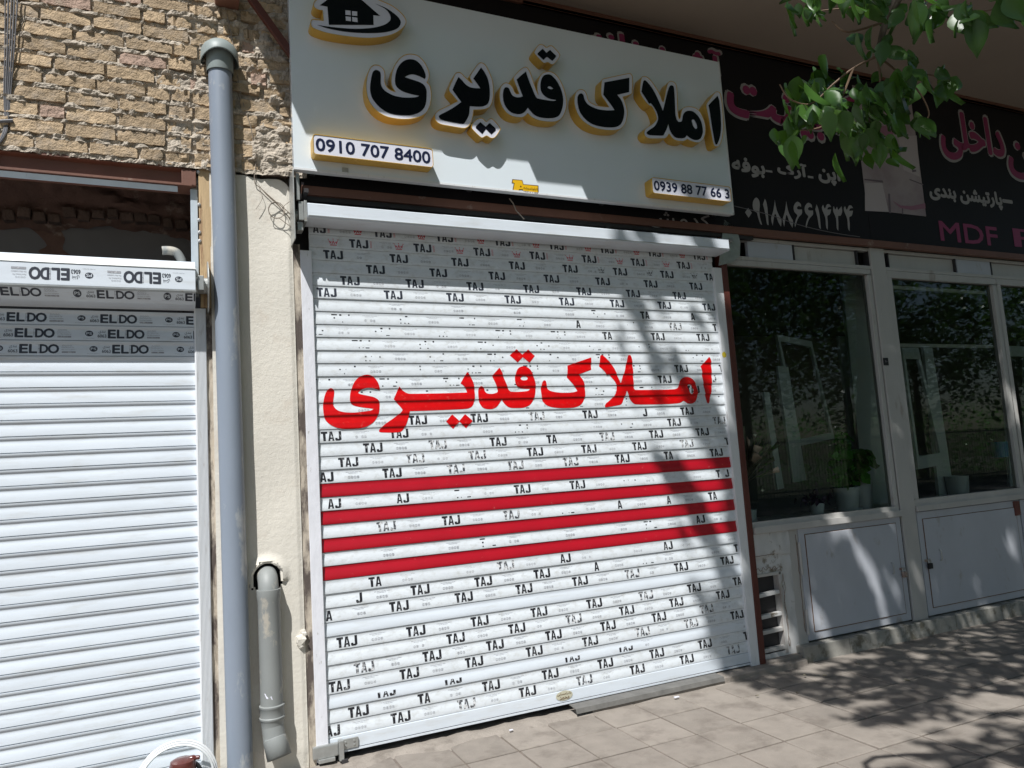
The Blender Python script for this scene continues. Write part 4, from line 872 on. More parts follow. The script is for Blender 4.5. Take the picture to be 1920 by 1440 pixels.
# ================================================================== BLACK BANNERS
YB = -.05
def tagp(o): return o
b1 = thing('banner', 'black banner with grey and magenta Persian print partly behind the white sign', 'banner')
L = MB(); L.box(-.05,4.70,YB,YB+.02,3.302,4.775); L.build('banner_sheet', m_banner, b1)
b2 = thing('banner', 'black banner at far right with magenta Persian words and large Latin letters', 'banner')
L = MB(); L.box(4.703,9.5,YB,YB+.02,3.302,4.775); L.build('banner_sheet', m_banner, b2)
L = MB(); L.box(-.05,9.5,YB-.012,YB+.03,3.245,3.300); L.box(-.05,9.5,YB-.02,YB+.03,4.775,4.80); tag(L.build('banner_rail', m_beam, bevel=.002), 'brown metal rail along the bottom of the black banners', 'rail')
def btext(par, s, px0, px1, pyt, pyb, mt, bold=.02, e=.002, outline=None, x1=None):
    pm = (px0+px1)/2
    xa = at(px0, (pyt+pyb)/2, YB).x; xb = x1 if x1 else at(px1, (pyt+pyb)/2, YB).x; zt = at(px0, pyt, YB).z; zb = at(px0, pyb, YB).z
    if outline:
        fl = Flat(); fl.text(s, xa-.014, xb+.014, zb-.014, zt+.014, outline[1]); fl.build('print', outline[0], par, lambda x, z: YB-e); e += .0015
    fl = Flat(); fl.text(s, xa, xb, zb, zt, bold); fl.build('print', mt, par, lambda x, z: YB-e)
btext(b1, '\uFEE6\uFB58\uFE8D', 1535, 1573, 310, 343, m_bantxt, .10)
btext(b1, '\uFB8E\uFEAD\uFE81', 1458, 1511, 302, 330, m_bantxt, .10)
btext(b1, '\uFEEA\uFED3\uFEEE\uFE91', 1373, 1432, 294, 326, m_bantxt, .10)
for a_, b_, y in ((1435,1448,321),(1514,1525,332)):
    p0, p1 = at(a_, y-2.5, YB), at(b_, y+3, YB); fl = Flat(); fl.rect(p0.x, p1.x, p1.z, p0.z); fl.build('print', m_bantxt, b1, lambda x, z: YB-.002)
D9 = [(495,708),(530,740),(540,800),(535,860),(540,940),(568,1035,1),(545,1020),(515,930),(505,890),(475,870),(455,820),(460,750)]
D8 = [(718,732,1),(740,850),(775,930),(800,975),(795,1055,1),(760,1000),(725,900),(705,970),(695,1045,1),(675,960),(700,870),(715,780)]
D6 = [(995,758),(1030,785),(1035,820,1),(1005,808),(985,830),(1000,850),(1045,850,1),(1045,900),(1010,940),(985,990),(965,1065,1),(958,1030),(975,960),(990,920),(955,880),(945,820),(965,775)]
D4 = [(1300,795,1),(1320,840),(1345,790),(1375,790),(1395,820,1),(1365,822),(1350,850),(1395,850,1),(1380,910),(1350,930),(1355,1000),(1355,1095,1),(1335,1060),(1325,950),(1290,860),(1285,820)]
D3 = [(1425,808,1),(1445,850),(1465,815,1),(1480,855),(1500,835),(1520,812,1),(1528,870),(1510,925),(1480,930),(1482,1010),(1482,1105,1),(1462,1070),(1455,960),(1420,870)]
sh = lambda Q, a, b_: [(q[0]+a, q[1]+b_)+tuple(q[2:]) for q in Q]
for Q in ([(400,832,1),(445,890,1),(405,950,1),(362,885,1)], D9, [(600,722,1),(620,770),(635,870),(645,1040,1),(625,1020),(605,900),(578,790,1)], D8, sh(D8,138,14), D6, sh(D6,132,12), [(1220,790,1),(1240,840),(1258,930),(1272,1085,1),(1250,1060),(1232,950),(1205,850,1)], D4, D3, sh(D4,263,15)):
    fl = Flat(); fl.poly(smooth_loop(pxl(Q, 1340, 260, 6.4, YB), 3)); fl.build('digit', m_bantxt, b1, lambda x, z: YB-.002)
btext(b1, '\uFE96\uFEE8\uFBFF\uFE91\uFE8E\uFB90', 1364, 1600, 134, 232, m_magenta, .06, outline=(m_bantxt, .10))
btext(b1, '\uFEEA\uFEE7\uFE8E\uFEA8\uFEAF\uFB58\uFEB7\uFE81', 1100, 1347, 45, 108, m_magenta, .06, outline=(m_bantxt, .10))
btext(b1, '\uFEB6\uFEE3\uFEAA\uFB90', 1215, 1330, 392, 425, m_bantxt, .02)
btext(b2, '\uFBFD\uFEE0\uFEA7\uFE8D\uFEA9', 1763, 1877, 205, 293, m_magenta, .06, outline=(m_bantxt, .10))
btext(b2, '\uFEE5\uFEEE\uFBFF\uFEB3\uFE8D\uFEAD\uFEEE\uFB90\uFEA9', 1889, 1920, 248, 330, m_magenta, .06, outline=(m_bantxt, .10), x1=9.2)
btext(b2, '\uFBFC\uFEAA\uFEE8\uFE91 \uFEE6\uFEB8\uFBFF\uFE97\uFEAD\uFE8E\uFB58', 1743, 1875, 343, 375, m_bantxt, .10)
btext(b2, '- \uFEB6\uFB90\uFEED\uFEAD', 1880, 1920, 360, 392, m_bantxt, .10, x1=8.3)
btext(b2, 'MDF', 1762, 1868, 415, 450, m_magenta, .05)
btext(b2, 'PVC', 1900, 1960, 428, 462, m_magenta, .02, x1=8.6)
fl = Flat(); fl.rect(4.69, 5.44, 3.57, 4.70); tag(fl.build('printed_photo', m_photo, None, lambda x, z: YB-.003), 'faded pinkish kitchen photograph printed between the two black banners', 'poster')
kp = [o for o in COL.objects if o.name.startswith('printed_photo')][0]
m_ph2 = mat('photo_dark_tone', (.15,.11,.13), .5); m_ph3 = mat('photo_light_tone', (.46,.40,.41), .5); m_ph4 = mat('photo_rose_tone', (.30,.13,.19), .5)  # print colours; the dark one draws counter, hood and chairs
for (mt, e, polys) in ((m_ph3, .001, ([(5,870),(150,870),(205,1115),(5,1105)], [(285,480),(440,470),(470,820),(330,760)])),
    (m_ph2, .002, ([(0,835),(155,850),(160,870),(0,845)], [(380,835),(495,880),(495,890),(380,845)], [(255,520),(275,520),(280,650),(262,655)], [(200,960),(215,960),(225,1125),(208,1122)], [(400,760),(435,758),(438,775),(404,780)], [(315,1060),(325,1060),(328,1135),(316,1133)], [(130,620),(230,595),(232,612),(140,640)])),
    (m_ph4, .003, ([(230,1015),(300,1060),(400,1065),(510,1040),(515,1085),(400,1100),(300,1080)], [(60,400),(240,380),(245,470),(65,500)]))):
    for q in polys:
        fl = Flat(); fl.poly([Vector(p_[:2]) for p_ in pxl(q, 1620, 150, 4.5, YB)]); fl.build('picture_area', mt, kp, lambda x, z, e=e: YB-.003-e)
# ================================================================== RIGHT SHOP FRONT
sf = thing('shopfront', 'cream painted steel shop front with two big windows and low grey blue doors', 'shop front')
L = MB()
L.box(3.12,9.5,-.01,.05,3.055,3.085); L.box(3.12,9.5,-.005,.05,3.215,3.243)
L.build('transom_frame', m_framepaint, sf, bevel=.003)
L = MB(); L.box(3.37,3.835,.0,.03,3.087,3.213); L.build('transom_panel', m_doorpaint, sf)
for x0, x1 in ((3.855,4.56),(4.95,5.82),(6.35,7.2)):
    L = MB(); L.box(x0,x1,.02,.03,3.09,3.21)
    L.build('vent_panel', m_framepaint, sf)
    for xa in (x0-.012, x1): L = MB(); L.box(xa,xa+.012,-.004,.03,3.087,3.213); L.build('panel_edge', m_dark, sf)
L = MB(); L.box(5.85,6.33,.0,.03,3.087,3.213); L.build('transom_panel', m_doorpaint, sf)
def wframe(x0, x1, z0, z1, w, nm='window'):
    f_ = MB(); f_.box(x0,x1,-.012,.05,z1-w,z1); f_.box(x0,x1,-.012,.05,z0,z0+w); f_.box(x0,x0+w,-.012,.05,z0+w,z1-w); f_.box(x1-w,x1,-.012,.05,z0+w,z1-w)
    o = f_.build(nm, m_framepaint, sf, bevel=.006)
    g = MB(); g.quad((x0+w-.002,.02,z0+w-.002),(x1-w+.002,.02,z0+w-.002),(x1-w+.002,.02,z1-w+.002),(x0+w-.002,.02,z1-w+.002)); g.build('pane', m_glass, o)
    return o
wframe(3.085,4.695,1.0,3.054,.045); 
L = MB(); L.prism([(-.012,1.0),(-.042,1.012),(-.042,.962),(-.012,.955)], 3.13, 4.697); L.build('window_sill', m_framepaint, sf, bevel=.003)
wframe(4.886,6.37,1.02,3.054,.062); wframe(6.372,9.5,1.02,3.054,.06)
L = MB(); L.prism([(-.012,1.02),(-.036,1.03),(-.036,.982),(-.012,.978)], 4.886, 9.5); L.build('window_sill', m_framepaint, sf, bevel=.003)
L = MB(); L.box(4.706,4.876,-.022,.05,.115,3.243); L.build('post', m_framepaint, sf, bevel=.006)
L = MB(); L.box(4.698,4.704,-.004,.05,.115,3.243); L.box(4.878,4.884,-.004,.05,.115,3.243); L.build('joint_gap', m_dark, sf)
L = MB(); L.box(3.62,9.5,.01,.03,.975,.998); L.box(3.12,9.5,.045,.06,.1,1.0); L.build('backing', m_dark, sf)
def lowdoor(x0, x1, z0, z1, lab):
    L = MB(); L.box(x0,x1,-.012,.03,z0,z1); o = L.build('door', m_doorpaint, sf, bevel=.004)
    b = .058; L = MB(); e = .005
    for a in ((x0+b,x1-b,z1-b-e,z1-b),(x0+b,x1-b,z0+b,z0+b+e),(x0+b,x0+b+e,z0+b+e,z1-b-e),(x1-b-e,x1-b,z0+b+e,z1-b-e)): L.box(a[0],a[1],-.0165,-.0115,a[2],a[3])
    L.build('groove', m_brown, o)
    L = MB(); L.box(x0+b+e,x1-b-e,-.0185,-.0115,z0+b+e,z1-b-e); L.build('door_panel', m_doorpaint, o, bevel=.003)
    return o
lowdoor(3.572,4.690,.128,.972,''); d2 = lowdoor(4.895,6.25,.128,.975,''); lowdoor(6.27,7.7,.128,.975,'')
L = MB(); L.box(3.475,3.568,-.006,.03,.11,.975); L.tube([(3.562,-.02,.62),(3.562,-.02,.86)], .010, 8); L.tube([(3.562,-.02,.18),(3.562,-.02,.36)], .010, 8); L.build('hinge_strip', m_framepaint, sf)
L = MB(); L.box(6.165,6.24,-.028,-.012,.84,.97); L.build('rusty_latch', m_rustred, sf, bevel=.003)
# padlocks
for i, (px_, py_, mt, lb) in enumerate(((1695,1072,m_rustred,'rusty brown padlock on the edge of the left low door'),(1743,1056,m_black,'black padlock hanging on the left edge of the right low door'))):
    a = at(px_, py_, -.035); t = thing('padlock', lb, 'padlock')
    L = MB(); L.box(a.x-.022,a.x+.022,-.050,-.026,a.z-.045,a.z+.002); L.build('body', mt, t, bevel=.006)
    L = MB(); L.tube(arc([(a.x-.014,-.038,a.z),(a.x-.014,-.038,a.z+.022),(a.x,-.038,a.z+.036),(a.x+.014,-.038,a.z+.022),(a.x+.014,-.038,a.z)], 4), .0045, 7); L.build('shackle', m_steel, t, smooth=True)
    L = MB(); L.box(a.x-.03,a.x+.006,-.034,-.012,a.z+.015,a.z+.032); L.build('staple', m_rustred, t)
a = at(1672,1065,-.02); L = MB(); L.tube(arc([(a.x,-.018,a.z+.04),(a.x+.002,-.035,a.z+.035),(a.x+.004,-.035,a.z-.035),(a.x,-.018,a.z-.045)], 4), .004, 6); L.build('pull_handle', m_steel, sf)
a = at(1762,1040,-.02); L = MB(); L.tube(arc([(a.x,-.018,a.z+.04),(a.x+.002,-.035,a.z+.035),(a.x+.004,-.035,a.z-.035),(a.x,-.018,a.z-.045)], 4), .004, 6); L.build('pull_handle', m_steel, sf)
a = at(1661,678,-.025); L = MB(); L.box(a.x-.028,a.x+.028,-.028,-.022,a.z-.032,a.z+.032); npo = L.build('number_plate', m_black, sf)
fl = Flat(); fl.text('\u06F1\u06F0', a.x-.012, a.x+.014, a.z-.008, a.z+.010, .02); fl.build('plate_print', m_bantxt, npo, lambda x, z: -.0295)
# wall piece with the broken louvre
vw = thing('wall_patch', 'low wall piece with flaking white paint around a broken vent beside the red brown post', 'wall')
L = MB(); nx, nz = 40, 80
for j in range(nz+1):
    for i in range(nx+1):
        x = 3.12+.355*i/nx; z = .05+.925*j/nz
        y = -.004+noise.noise(Vector((x*14, z*10, 0)))*.010-(.010 if z > .79+noise.noise(Vector((x*8,0,0)))*.03 else 0)
        L.v.append((x, y, z))
for j in range(nz):
    for i in range(nx):
        a = j*(nx+1)+i; cx = 3.12+.355*(i+.5)/nx; cz = .05+.925*(j+.5)/nz
        if not (cx < 3.352 and .10 < cz < .665): L.f.append((a, a+1, a+nx+2, a+nx+1))
L.build('flaking_coat', m_patch, vw, smooth=True)
L = MB(); L.box(3.12,3.35,.16,.17,.08,.70); L.build('cavity', m_recess, vw)
L = MB(); L.box(3.335,3.358,-.014,.15,.10,.665); L.box(3.12,3.358,-.014,.15,.645,.668); L.box(3.335,3.362,-.012,.15,.08,.1); L.build('vent_frame', m_framepaint, vw, bevel=.003)
for i, (z, mt, t_) in enumerate(((.50,m_patch,.05),(.345,m_patch,.03),(.235,m_framepaint,.02),(.105,m_framepaint,.01))):
    L = MB(); L.box(3.125,3.336,-.010,.030,z,z+.028,Matrix.Translation(Vector((3.2,0,z))) @ Matrix.Rotation(-t_,4,'Y') @ Matrix.Translation(Vector((-3.2,0,-z)))); L.build('vent_slat', mt, vw, bevel=.004)
L = MB()
for (px_, seed) in ((1,1),(2,2)):
    pts = [Vector((3.375+.03*noise.noise(Vector((q*1.7, seed, 0)))+.02*seed*0, -.010-.003, .12+q*.038)) for q in range(15)]; L.tube(arc(pts, 2), .0016, 4)
pts = [Vector((3.13+q*.016, -.014, .70+.012*math.sin(q*1.9)+.01*noise.noise(Vector((q*.9,0,0))))) for q in range(14)]; L.tube(arc(pts, 2), .0018, 4)
pts = [Vector((3.13+q*.016, -.020, .80+.008*noise.noise(Vector((q*1.3,5,0))))) for q in range(12)]; L.tube(arc(pts, 2), .0016, 4)
pts = [Vector((3.545+.012*noise.noise(Vector((q*1.3,5,0))), -.009, .2+q*.03)) for q in range(25)]; L.tube(arc(pts, 2), .0022, 4)
L.build('paint_crack', m_brown, vw)
# plinth stones
pg = thing('stone_plinth', 'low grey stone plinth along the foot of the shop front doors', 'plinth')
x = 3.44; i = 0
for w in (.47,.62,.60,.60,.62,.60,.6,.6,.6):
    L = MB(); L.box(x+.002,x+w-.002,-.078+rs.uniform(-.003,.003),.06,-.02,.112+rs.uniform(-.003,.003)); L.build('stone', m_stone, pg, bevel=.006); x += w
L = MB(); L.box(3.12,3.44,-.06,.1,-.02,.062); L.build('stone', m_concrete, pg, bevel=.01)
# ================================================================== SHOP INTERIOR
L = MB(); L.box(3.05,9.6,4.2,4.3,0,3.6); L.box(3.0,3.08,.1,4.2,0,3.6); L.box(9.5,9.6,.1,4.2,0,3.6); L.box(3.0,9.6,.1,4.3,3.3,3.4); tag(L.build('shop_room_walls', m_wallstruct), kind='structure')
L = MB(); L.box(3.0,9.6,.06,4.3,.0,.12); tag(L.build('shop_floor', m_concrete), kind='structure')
L = MB(); L.box(3.09,9.5,.065,.55,.97,1.018); tag(L.build('display_ledge', m_framepaint, bevel=.004), 'wide display ledge inside the shop windows carrying the plant pots', 'ledge')
def board(pts, Y, mt, name, lab, cat, th=.03, frame=0, grp=None):
    Q = [at(x, y, Y+(0 if k < 2 else 0)) for k, (x, y) in enumerate(pts)]
    m = MB()
    if frame:
        ctr = sum(Q, Vector())/4; R_ = [q+(ctr-q)*frame for q in Q]
        for k in range(4):
            a_, b_, c_, d_ = Q[k], Q[(k+1) % 4], R_[(k+1) % 4], R_[k]; n = len(m.v)
            m.v += [tuple(p_) for p_ in (a_,b_,c_,d_)]+[(p_.x,p_.y+th,p_.z) for p_ in (a_,b_,c_,d_)]
            m.f += [tuple(n+i for i in q) for q in ((0,1,2,3),(7,6,5,4),(0,4,5,1),(1,5,6,2),(2,6,7,3),(3,7,4,0))]
    else:
        m.v = [tuple(p_) for p_ in Q]+[(p_.x,p_.y+th,p_.z) for p_ in Q]
        m.f = [(0,1,2,3),(7,6,5,4),(0,4,5,1),(1,5,6,2),(2,6,7,3),(3,7,4,0)]
    tag(m.build(name, mt), lab, cat, grp)
board([(1577,500),(1612,503),(1668,945),(1622,952)], .58, m_panelw, 'door_leaf', 'tall white door leaf standing at the right edge of the left window', 'panel')
board([(1572,630),(1590,630),(1640,940),(1612,945)], .68, m_panelw, 'door_leaf', 'narrow white board leaning behind the tall white door leaf', 'panel')
board([(1457,627),(1522,640),(1565,822),(1500,836)], .75, m_panelw, 'door_frame', 'upper leaning grey white frame seen through the left window', 'panel', frame=.12)
board([(1458,686),(1478,688),(1512,900),(1488,905)], .65, m_panelw, 'wooden_board', 'thin pale board leaning left of the hanging frame in the left window', 'panel')
board([(1432,735),(1442,735),(1470,915),(1458,918)], .7, m_panelw, 'wooden_board', 'very thin grey batten leaning behind the dry plant', 'panel')
board([(1691,650),(1722,652),(1772,870),(1722,880)], .35, m_panelw, 'door_frame', 'small white frame leaning at the lower left of the right window', 'panel', frame=.2)
board([(1732,652),(1748,652),(1790,930),(1762,935)], .4, m_panelw, 'wooden_board', 'white strip leaning just right of the small white frame', 'panel')
board([(1880,648),(1925,650),(1925,910),(1895,912)], .4, m_panelw, 'door_leaf', 'white cabinet door at the far right of the right window', 'panel', frame=.15)
board([(1712,855),(1775,850),(1778,870),(1714,876)], .5, m_panelw, 'shelf_board', 'pale shelf board low in the right window', 'panel')
L = MB(); L.box(4.95,6.31,.06,.09,2.915,2.945); L.box(4.95,6.31,.06,.09,2.395,2.425); tag(L.build('glass_shelf_bar', m_framepaint), 'two horizontal bars across the upper right window', 'bar')
a = at(1872,840,.35); L = MB(); L.lathe([(.0,a.z-.09),(.075,a.z-.09),(.09,a.z+.06),(.093,a.z+.06)], a.x, .35, 20); tag(L.build('blue_bucket', m_blue, smooth=True), 'blue bucket at the right side of the right window', 'bucket')
a = at(1798,900,.3); L = MB(); L.lathe([(.0,1.018),(.085,1.018),(.10,1.02+.2),(.104,1.22)], a.x, .32, 20); tag(L.build('glass_jar', m_panelw, smooth=True), 'pale tub on the ledge in the right window', 'tub')
def leafmesh(L_, W_, fold=.25, droop=.15, mt=None, nm='leaf'):
    v = []; f_ = []; prof = ((0,0),(.07,.48),(.18,.86),(.32,1),(.5,.88),(.68,.60),(.84,.27),(1,0))
    for t, w in prof:
        z = -droop*L_*t*t; v += [(-w*W_/2, fold*w*W_/2, -t*L_), (0, z*.5, -t*L_), (w*W_/2, fold*w*W_/2, -t*L_)]
    for i in range(7):
        for k in range(2): a = 3*i+k; f_.append((a, a+1, a+4, a+3))
    me = bpy.data.meshes.new(nm); me.from_pydata(v, [], f_); me.materials.append(mt)
    for p in me.polygons: p.use_smooth = True
    return me
def pot(px_, py_, Y, R, H, lab, mt=m_pot, saucer=False):
    a = at(px_, py_, Y); t = thing('potted_plant', lab, 'plant'); z0 = 1.018
    L = MB(); L.lathe([(0,z0),(R*.72,z0),(R*.78,z0+.01),(R*.97,z0+H*.9),(R*1.03,z0+H*.9),(R*1.03,z0+H),(R*.95,z0+H),(R*.9,z0+H-.02),(0,z0+H-.02)], a.x, Y, 28); L.build('pot', mt, t, smooth=True)
    if saucer: L = MB(); L.lathe([(0,z0+.001),(R*.95,z0+.001),(R*1.1,z0+.03),(R*1.13,z0+.03),(R*1.0,z0-.0)], a.x, Y, 28); L.build('saucer', mt, t, smooth=True)
    return t, a.x, z0+H
g1, gx, gz = pot(1588, 935, .26, .105, .20, 'bushy green geranium in a large white pot inside the left window', saucer=True)
def disc(r, mt, nm='leaf'):
    v = [(0,0,0)]; n = 9
    for k in range(n): t = 2*math.pi*k/n; q = r*(1+.12*math.cos(t*5)); v.append((q*math.cos(t), q*math.sin(t), .25*r+.08*r*math.cos(3*t)))
    me = bpy.data.meshes.new(nm); me.from_pydata(v, [], [(0,1+k,1+(k+1) % n) for k in range(n)]); me.materials.append(mt)
    for p in me.polygons: p.use_smooth = True
    return me
D1, D2 = disc(.048, m_leafpot), disc(.032, m_leafpot)
r2 = random.Random(4)
L = MB()
for k in range(95):
    q = r2.random()*6.283; el = r2.random(); R = r2.uniform(.06,.19)
    c = Vector((gx+.075+R*math.cos(q)*1.35, .26+R*math.sin(q)*.7, gz+.02+.26*el**1.1))
    if k > 72: c = Vector((gx+.01+r2.uniform(-.05,.06), .25+r2.uniform(-.04,.04), gz+.30+r2.uniform(0,.12)))
    o = link('leaf', D1 if k % 3 else D2, g1); o.location = c; o.rotation_euler = (1.0+r2.gauss(0,.4), r2.gauss(0,.35), r2.gauss(0,.6)); s = r2.uniform(.85,1.35); o.scale = (s,s,s)
    if k % 3 == 0: L.tube([(gx,.26,gz-.03), tuple((Vector((gx,.26,gz))+c)/2+Vector((0,0,-.02))), tuple(c)], .0028, 5)
L.build('stem', m_leafpot, g1)
g2, hx, hz = pot(1532, 955, .20, .062, .10, 'small pale pot with purple trailing leaves left of the geranium')
pm = leafmesh(.06,.035,mt=m_purple)
for k in range(45):
    o = link('leaf', pm, g2); o.location = (hx+r2.gauss(0,.07), .20+r2.gauss(0,.04), hz+.02+abs(r2.gauss(0,.05))); o.rotation_euler = (r2.uniform(-.8,.8), r2.uniform(-1.2,1.2), r2.random()*6)
g3, ix, iz = pot(1620, 945, .30, .085, .24, 'second white pot half hidden at the right of the geranium pot')
pm2 = leafmesh(.05,.04,mt=m_leafpot)
for k in range(14):
    o = link('leaf', pm2, g3); o.location = (ix+r2.gauss(0,.04), .30+r2.gauss(0,.03), iz+.01+abs(r2.gauss(0,.02))); o.rotation_euler = (r2.uniform(-.8,.8), r2.uniform(-1.2,1.2), r2.random()*6)
dp2 = thing('dry_plant', 'spiky dry straw coloured plant low in the left corner of the left window', 'plant')
a = at(1400,905,.22); L = MB(); L.lathe([(0,1.018),(.045,1.018),(.055,1.12),(.06,1.12)], a.x, .22, 18); L.build('pot', m_pot, dp2, smooth=True)
L = MB(); L.tube([(a.x,.22,1.10),(a.x-.01,.22,1.25),(a.x+.01,.23,1.42)], .008, 7); L.build('stem', m_twig, dp2)
bl = leafmesh(.36,.012,fold=.3,droop=.35,mt=m_leafdry)
for k in range(46):
    o = link('leaf', bl, dp2); o.location = (a.x+.01, .23, 1.42+r2.uniform(-.10,.02)); o.rotation_euler = (math.pi+r2.uniform(-1.25,1.25), r2.uniform(-.5,.9), r2.random()*6.28); s = r2.uniform(.7,1.1); o.scale = (s,s,s)
for (px_, py_, w) in ((1392,870,.05),):
    a = at(px_, py_, .18)
# ================================================================== THERMOS AND HOSE AT THE BOTTOM LEFT
th = thing('thermos', 'thermos flask with a maroon lid and spout in front of the left shutter', 'thermos flask')
a = at(343,1440,-.32); tx, ty, tz = a.x, -.32, a.z
L = MB(); L.lathe([(0,0),(.065,0),(.07,.01),(.07,tz-.035),(.052,tz-.012),(.045,tz-.005)], tx, ty, 28); L.build('body', m_teal, th, smooth=True)
L = MB(); L.lathe([(.05,tz-.02),(.058,tz-.015),(.060,tz+.015),(.055,tz+.035),(.035,tz+.045),(0,tz+.047)], tx, ty, 32); L.build('lid', m_brownlid, th, smooth=True)
L = MB(); L.tube(arc([(tx+.03,ty,tz+.036),(tx+.055,ty-.005,tz+.037),(tx+.075,ty-.01,tz+.036)], 4), [.014]*4+[.010]*4+[.007], 10); L.build('spout', m_brownlid, th, smooth=True)
L = MB(); L.tube(arc([(tx+.055,ty,tz+.01),(tx+.075,ty,tz-.02),(tx+.08,ty,tz-.08),(tx+.07,ty,tz-.14)], 4), .010, 8); L.build('handle', m_black, th, smooth=True)
hs = thing('hose_coil', 'coil of thin white hose propped against the left shutter behind the thermos', 'hose')
c0 = at(332,1462,-.10); 
for k in range(3):
    R = .185-.008*k; L = MB(); L.tube([(c0.x+R*math.cos(q*math.pi/24), -.10-.012*k, c0.z+R*1.0*math.sin(q*math.pi/24)) for q in range(49)], .006, 8, cap=False); L.build('hose_turn', m_whitepl, hs, smooth=True)
# tape line across the banner
L = MB(); pp = [at(*q, -.10) for q in ((1376,386),(1440,402),(1500,422),(1560,436),(1612,444))]; L.tube(arc(pp, 4), .003, 5); tag(L.build('stretched_string', m_cable), 'thin string sagging across the phone number of the left black banner', 'string')
# ================================================================== TREE
tr = thing('street_tree', 'street tree whose leafy branch hangs into the upper right corner', 'tree')
L = MB(); TB = Vector((3.3,-5.5,0))
L.tube(arc([TB+Vector(q) for q in ((0,0,-.05),(.03,.0,.8),(-.02,.05,2.2),(.02,.1,3.6),(-.1,.3,5.0),(-.3,.6,6.4),(-.5,.9,7.6))], 4), [.20,.17,.16,.155,.15,.15,.145,.14,.14,.135,.13,.13,.125,.12,.11,.10,.09,.08,.07,.06,.05,.045,.04,.035,.03], 14); L.build('trunk', m_bark, tr, smooth=True)
def limb(pts, r0, r1):
    L = MB(); P = arc([Vector(p) for p in pts], 5); L.tube(P, [r0+(r1-r0)*i/(len(P)-1) for i in range(len(P))], 8); L.build('limb', m_bark, tr, smooth=True)
limb([(3.3,-5.4,3.4),(2.6,-4.7,4.6),(1.6,-4.0,5.6),(.6,-3.4,6.4)], .07, .015)
limb([(3.2,-5.3,4.4),(3.6,-4.3,5.6),(4.0,-3.4,6.3),(4.2,-2.7,6.8)], .07, .015)
limb([(3.0,-5.0,5.4),(2.2,-4.6,6.6),(1.2,-4.4,7.6),(.2,-4.2,8.4)], .06, .012)
limb([(3.3,-5.5,3.0),(4.4,-5.6,4.4),(5.4,-5.2,5.6),(6.4,-4.6,6.6)], .07, .015)
limb([(2.9,-4.9,5.8),(2.9,-3.9,7.2),(2.8,-3.2,8.0)], .05, .012)
bough = [Vector((3.3,-5.45,2.9)), Vector((2.75,-4.7,3.55)), dist(1790,-120,2.9), dist(1700,-25,2.55), dist(1662,40,2.5), dist(1645,105,2.45)]
limb(bough, .026, .006)
def gpt(px_, py_):
    v = _d*F+_r*(px_-960)+_u*(720-py_); return CAM+v*((0-CAM.z)/v.z)
WB = sorted([(at(x, y, 0).z, at(x, y, 0).x) for x, y in ((1158,500),(1150,570),(1160,700),(1180,790),(1215,880),(1262,960),(1288,1060),(1305,1150),(1322,1240))])
GB = sorted([(gpt(x, y).x, gpt(x, y).y) for x, y in ((1335,1252),(1400,1300),(1480,1325),(1530,1300),(1600,1305),(1660,1345),(1720,1325),(1790,1380),(1850,1408),(1920,1428))])
def itp(T, t):
    if t <= T[0][0]: return T[0][1]
    for (a, ya), (b_, yb) in zip(T, T[1:]):
        if a <= t <= b_: return ya+(yb-ya)*(t-a)/(b_-a+1e-9)
    return T[-1][1]
def dens(x, y, z):
    n1 = noise.noise(Vector((x*2.6+z*1.0, y*3.1, z*1.6))); n2 = noise.noise(Vector((x*6.5+z*2.6+7, y*7, z*2.6)))
    g = n1*.65+n2*.5
    if z > 0:
        e = x-itp(WB, z)+.26*n1+.10*n2-.03
        if e < 0: return 0
        if math.hypot(x-4.03, (z-1.86)*.6) < .33 or math.hypot(x-3.62, (z-1.75)*.4) < .05: return 0  # gaps shaped into the crown so sun reaches plants and panels indoors
        if z > 2.9: return 0 if g > .15 else 1.0
        if z > 1.6 and x < 3.05: return 0 if g > -.03 else .85
        if e < .5: return 0 if g > (.03 if z > .8 else .12) else 1.0
        return 0 if g > .27 else 1.0
    yb = itp(GB, x); e = y-yb+.12*n1
    if x < 2.75: return .0 if y > -1.62 else (.95 if g < .22 else 0)
    if e > 0: return 0 if g > .33 else 1.0
    return 0 if g > .0 else .9
vis = []
v, f_ = [], []; r3 = random.Random(21); n = 0; cam_in = 0
def leafq(c, s, out_v, out_f, rg):
    a = Vector((rg.gauss(0,1), rg.gauss(0,1), rg.gauss(0,.5))).normalized(); b_ = a.cross(Vector((rg.gauss(0,.5), rg.gauss(0,.5), 1))).normalized()
    k = len(out_v); out_v += [tuple(c-a*s*.5), tuple(c+b_*s*.3+a*s*.05), tuple(c+a*s*.5), tuple(c-b_*s*.3+a*s*.05)]; out_f.append((k,k+1,k+2,k+3))
tries = 0
while n < 40000 and tries < 420000:
    tries += 1
    if r3.random() < .42: P = Vector((r3.uniform(1.9,8.5), 0, r3.uniform(-.0,3.35)))
    else: P = Vector((r3.uniform(.8,9.5), r3.uniform(-4.2,0), 0))
    if r3.random() > dens(P.x, P.y, P.z): continue
    t = r3.uniform(2.6,5.6) if P.z > 0 else r3.uniform(2.6,4.2)
    c = P+Vector((-.8,-1,2))*t
    if c.z > 4.6 and c.y > -1.4: continue
    px_, py_ = pix(c)
    if -250 < px_ < 2100 and -260 < py_ < 1600: continue
    leafq(c, r3.uniform(.075,.125), v, f_, r3); n += 1
print('crown leaves', n, tries)
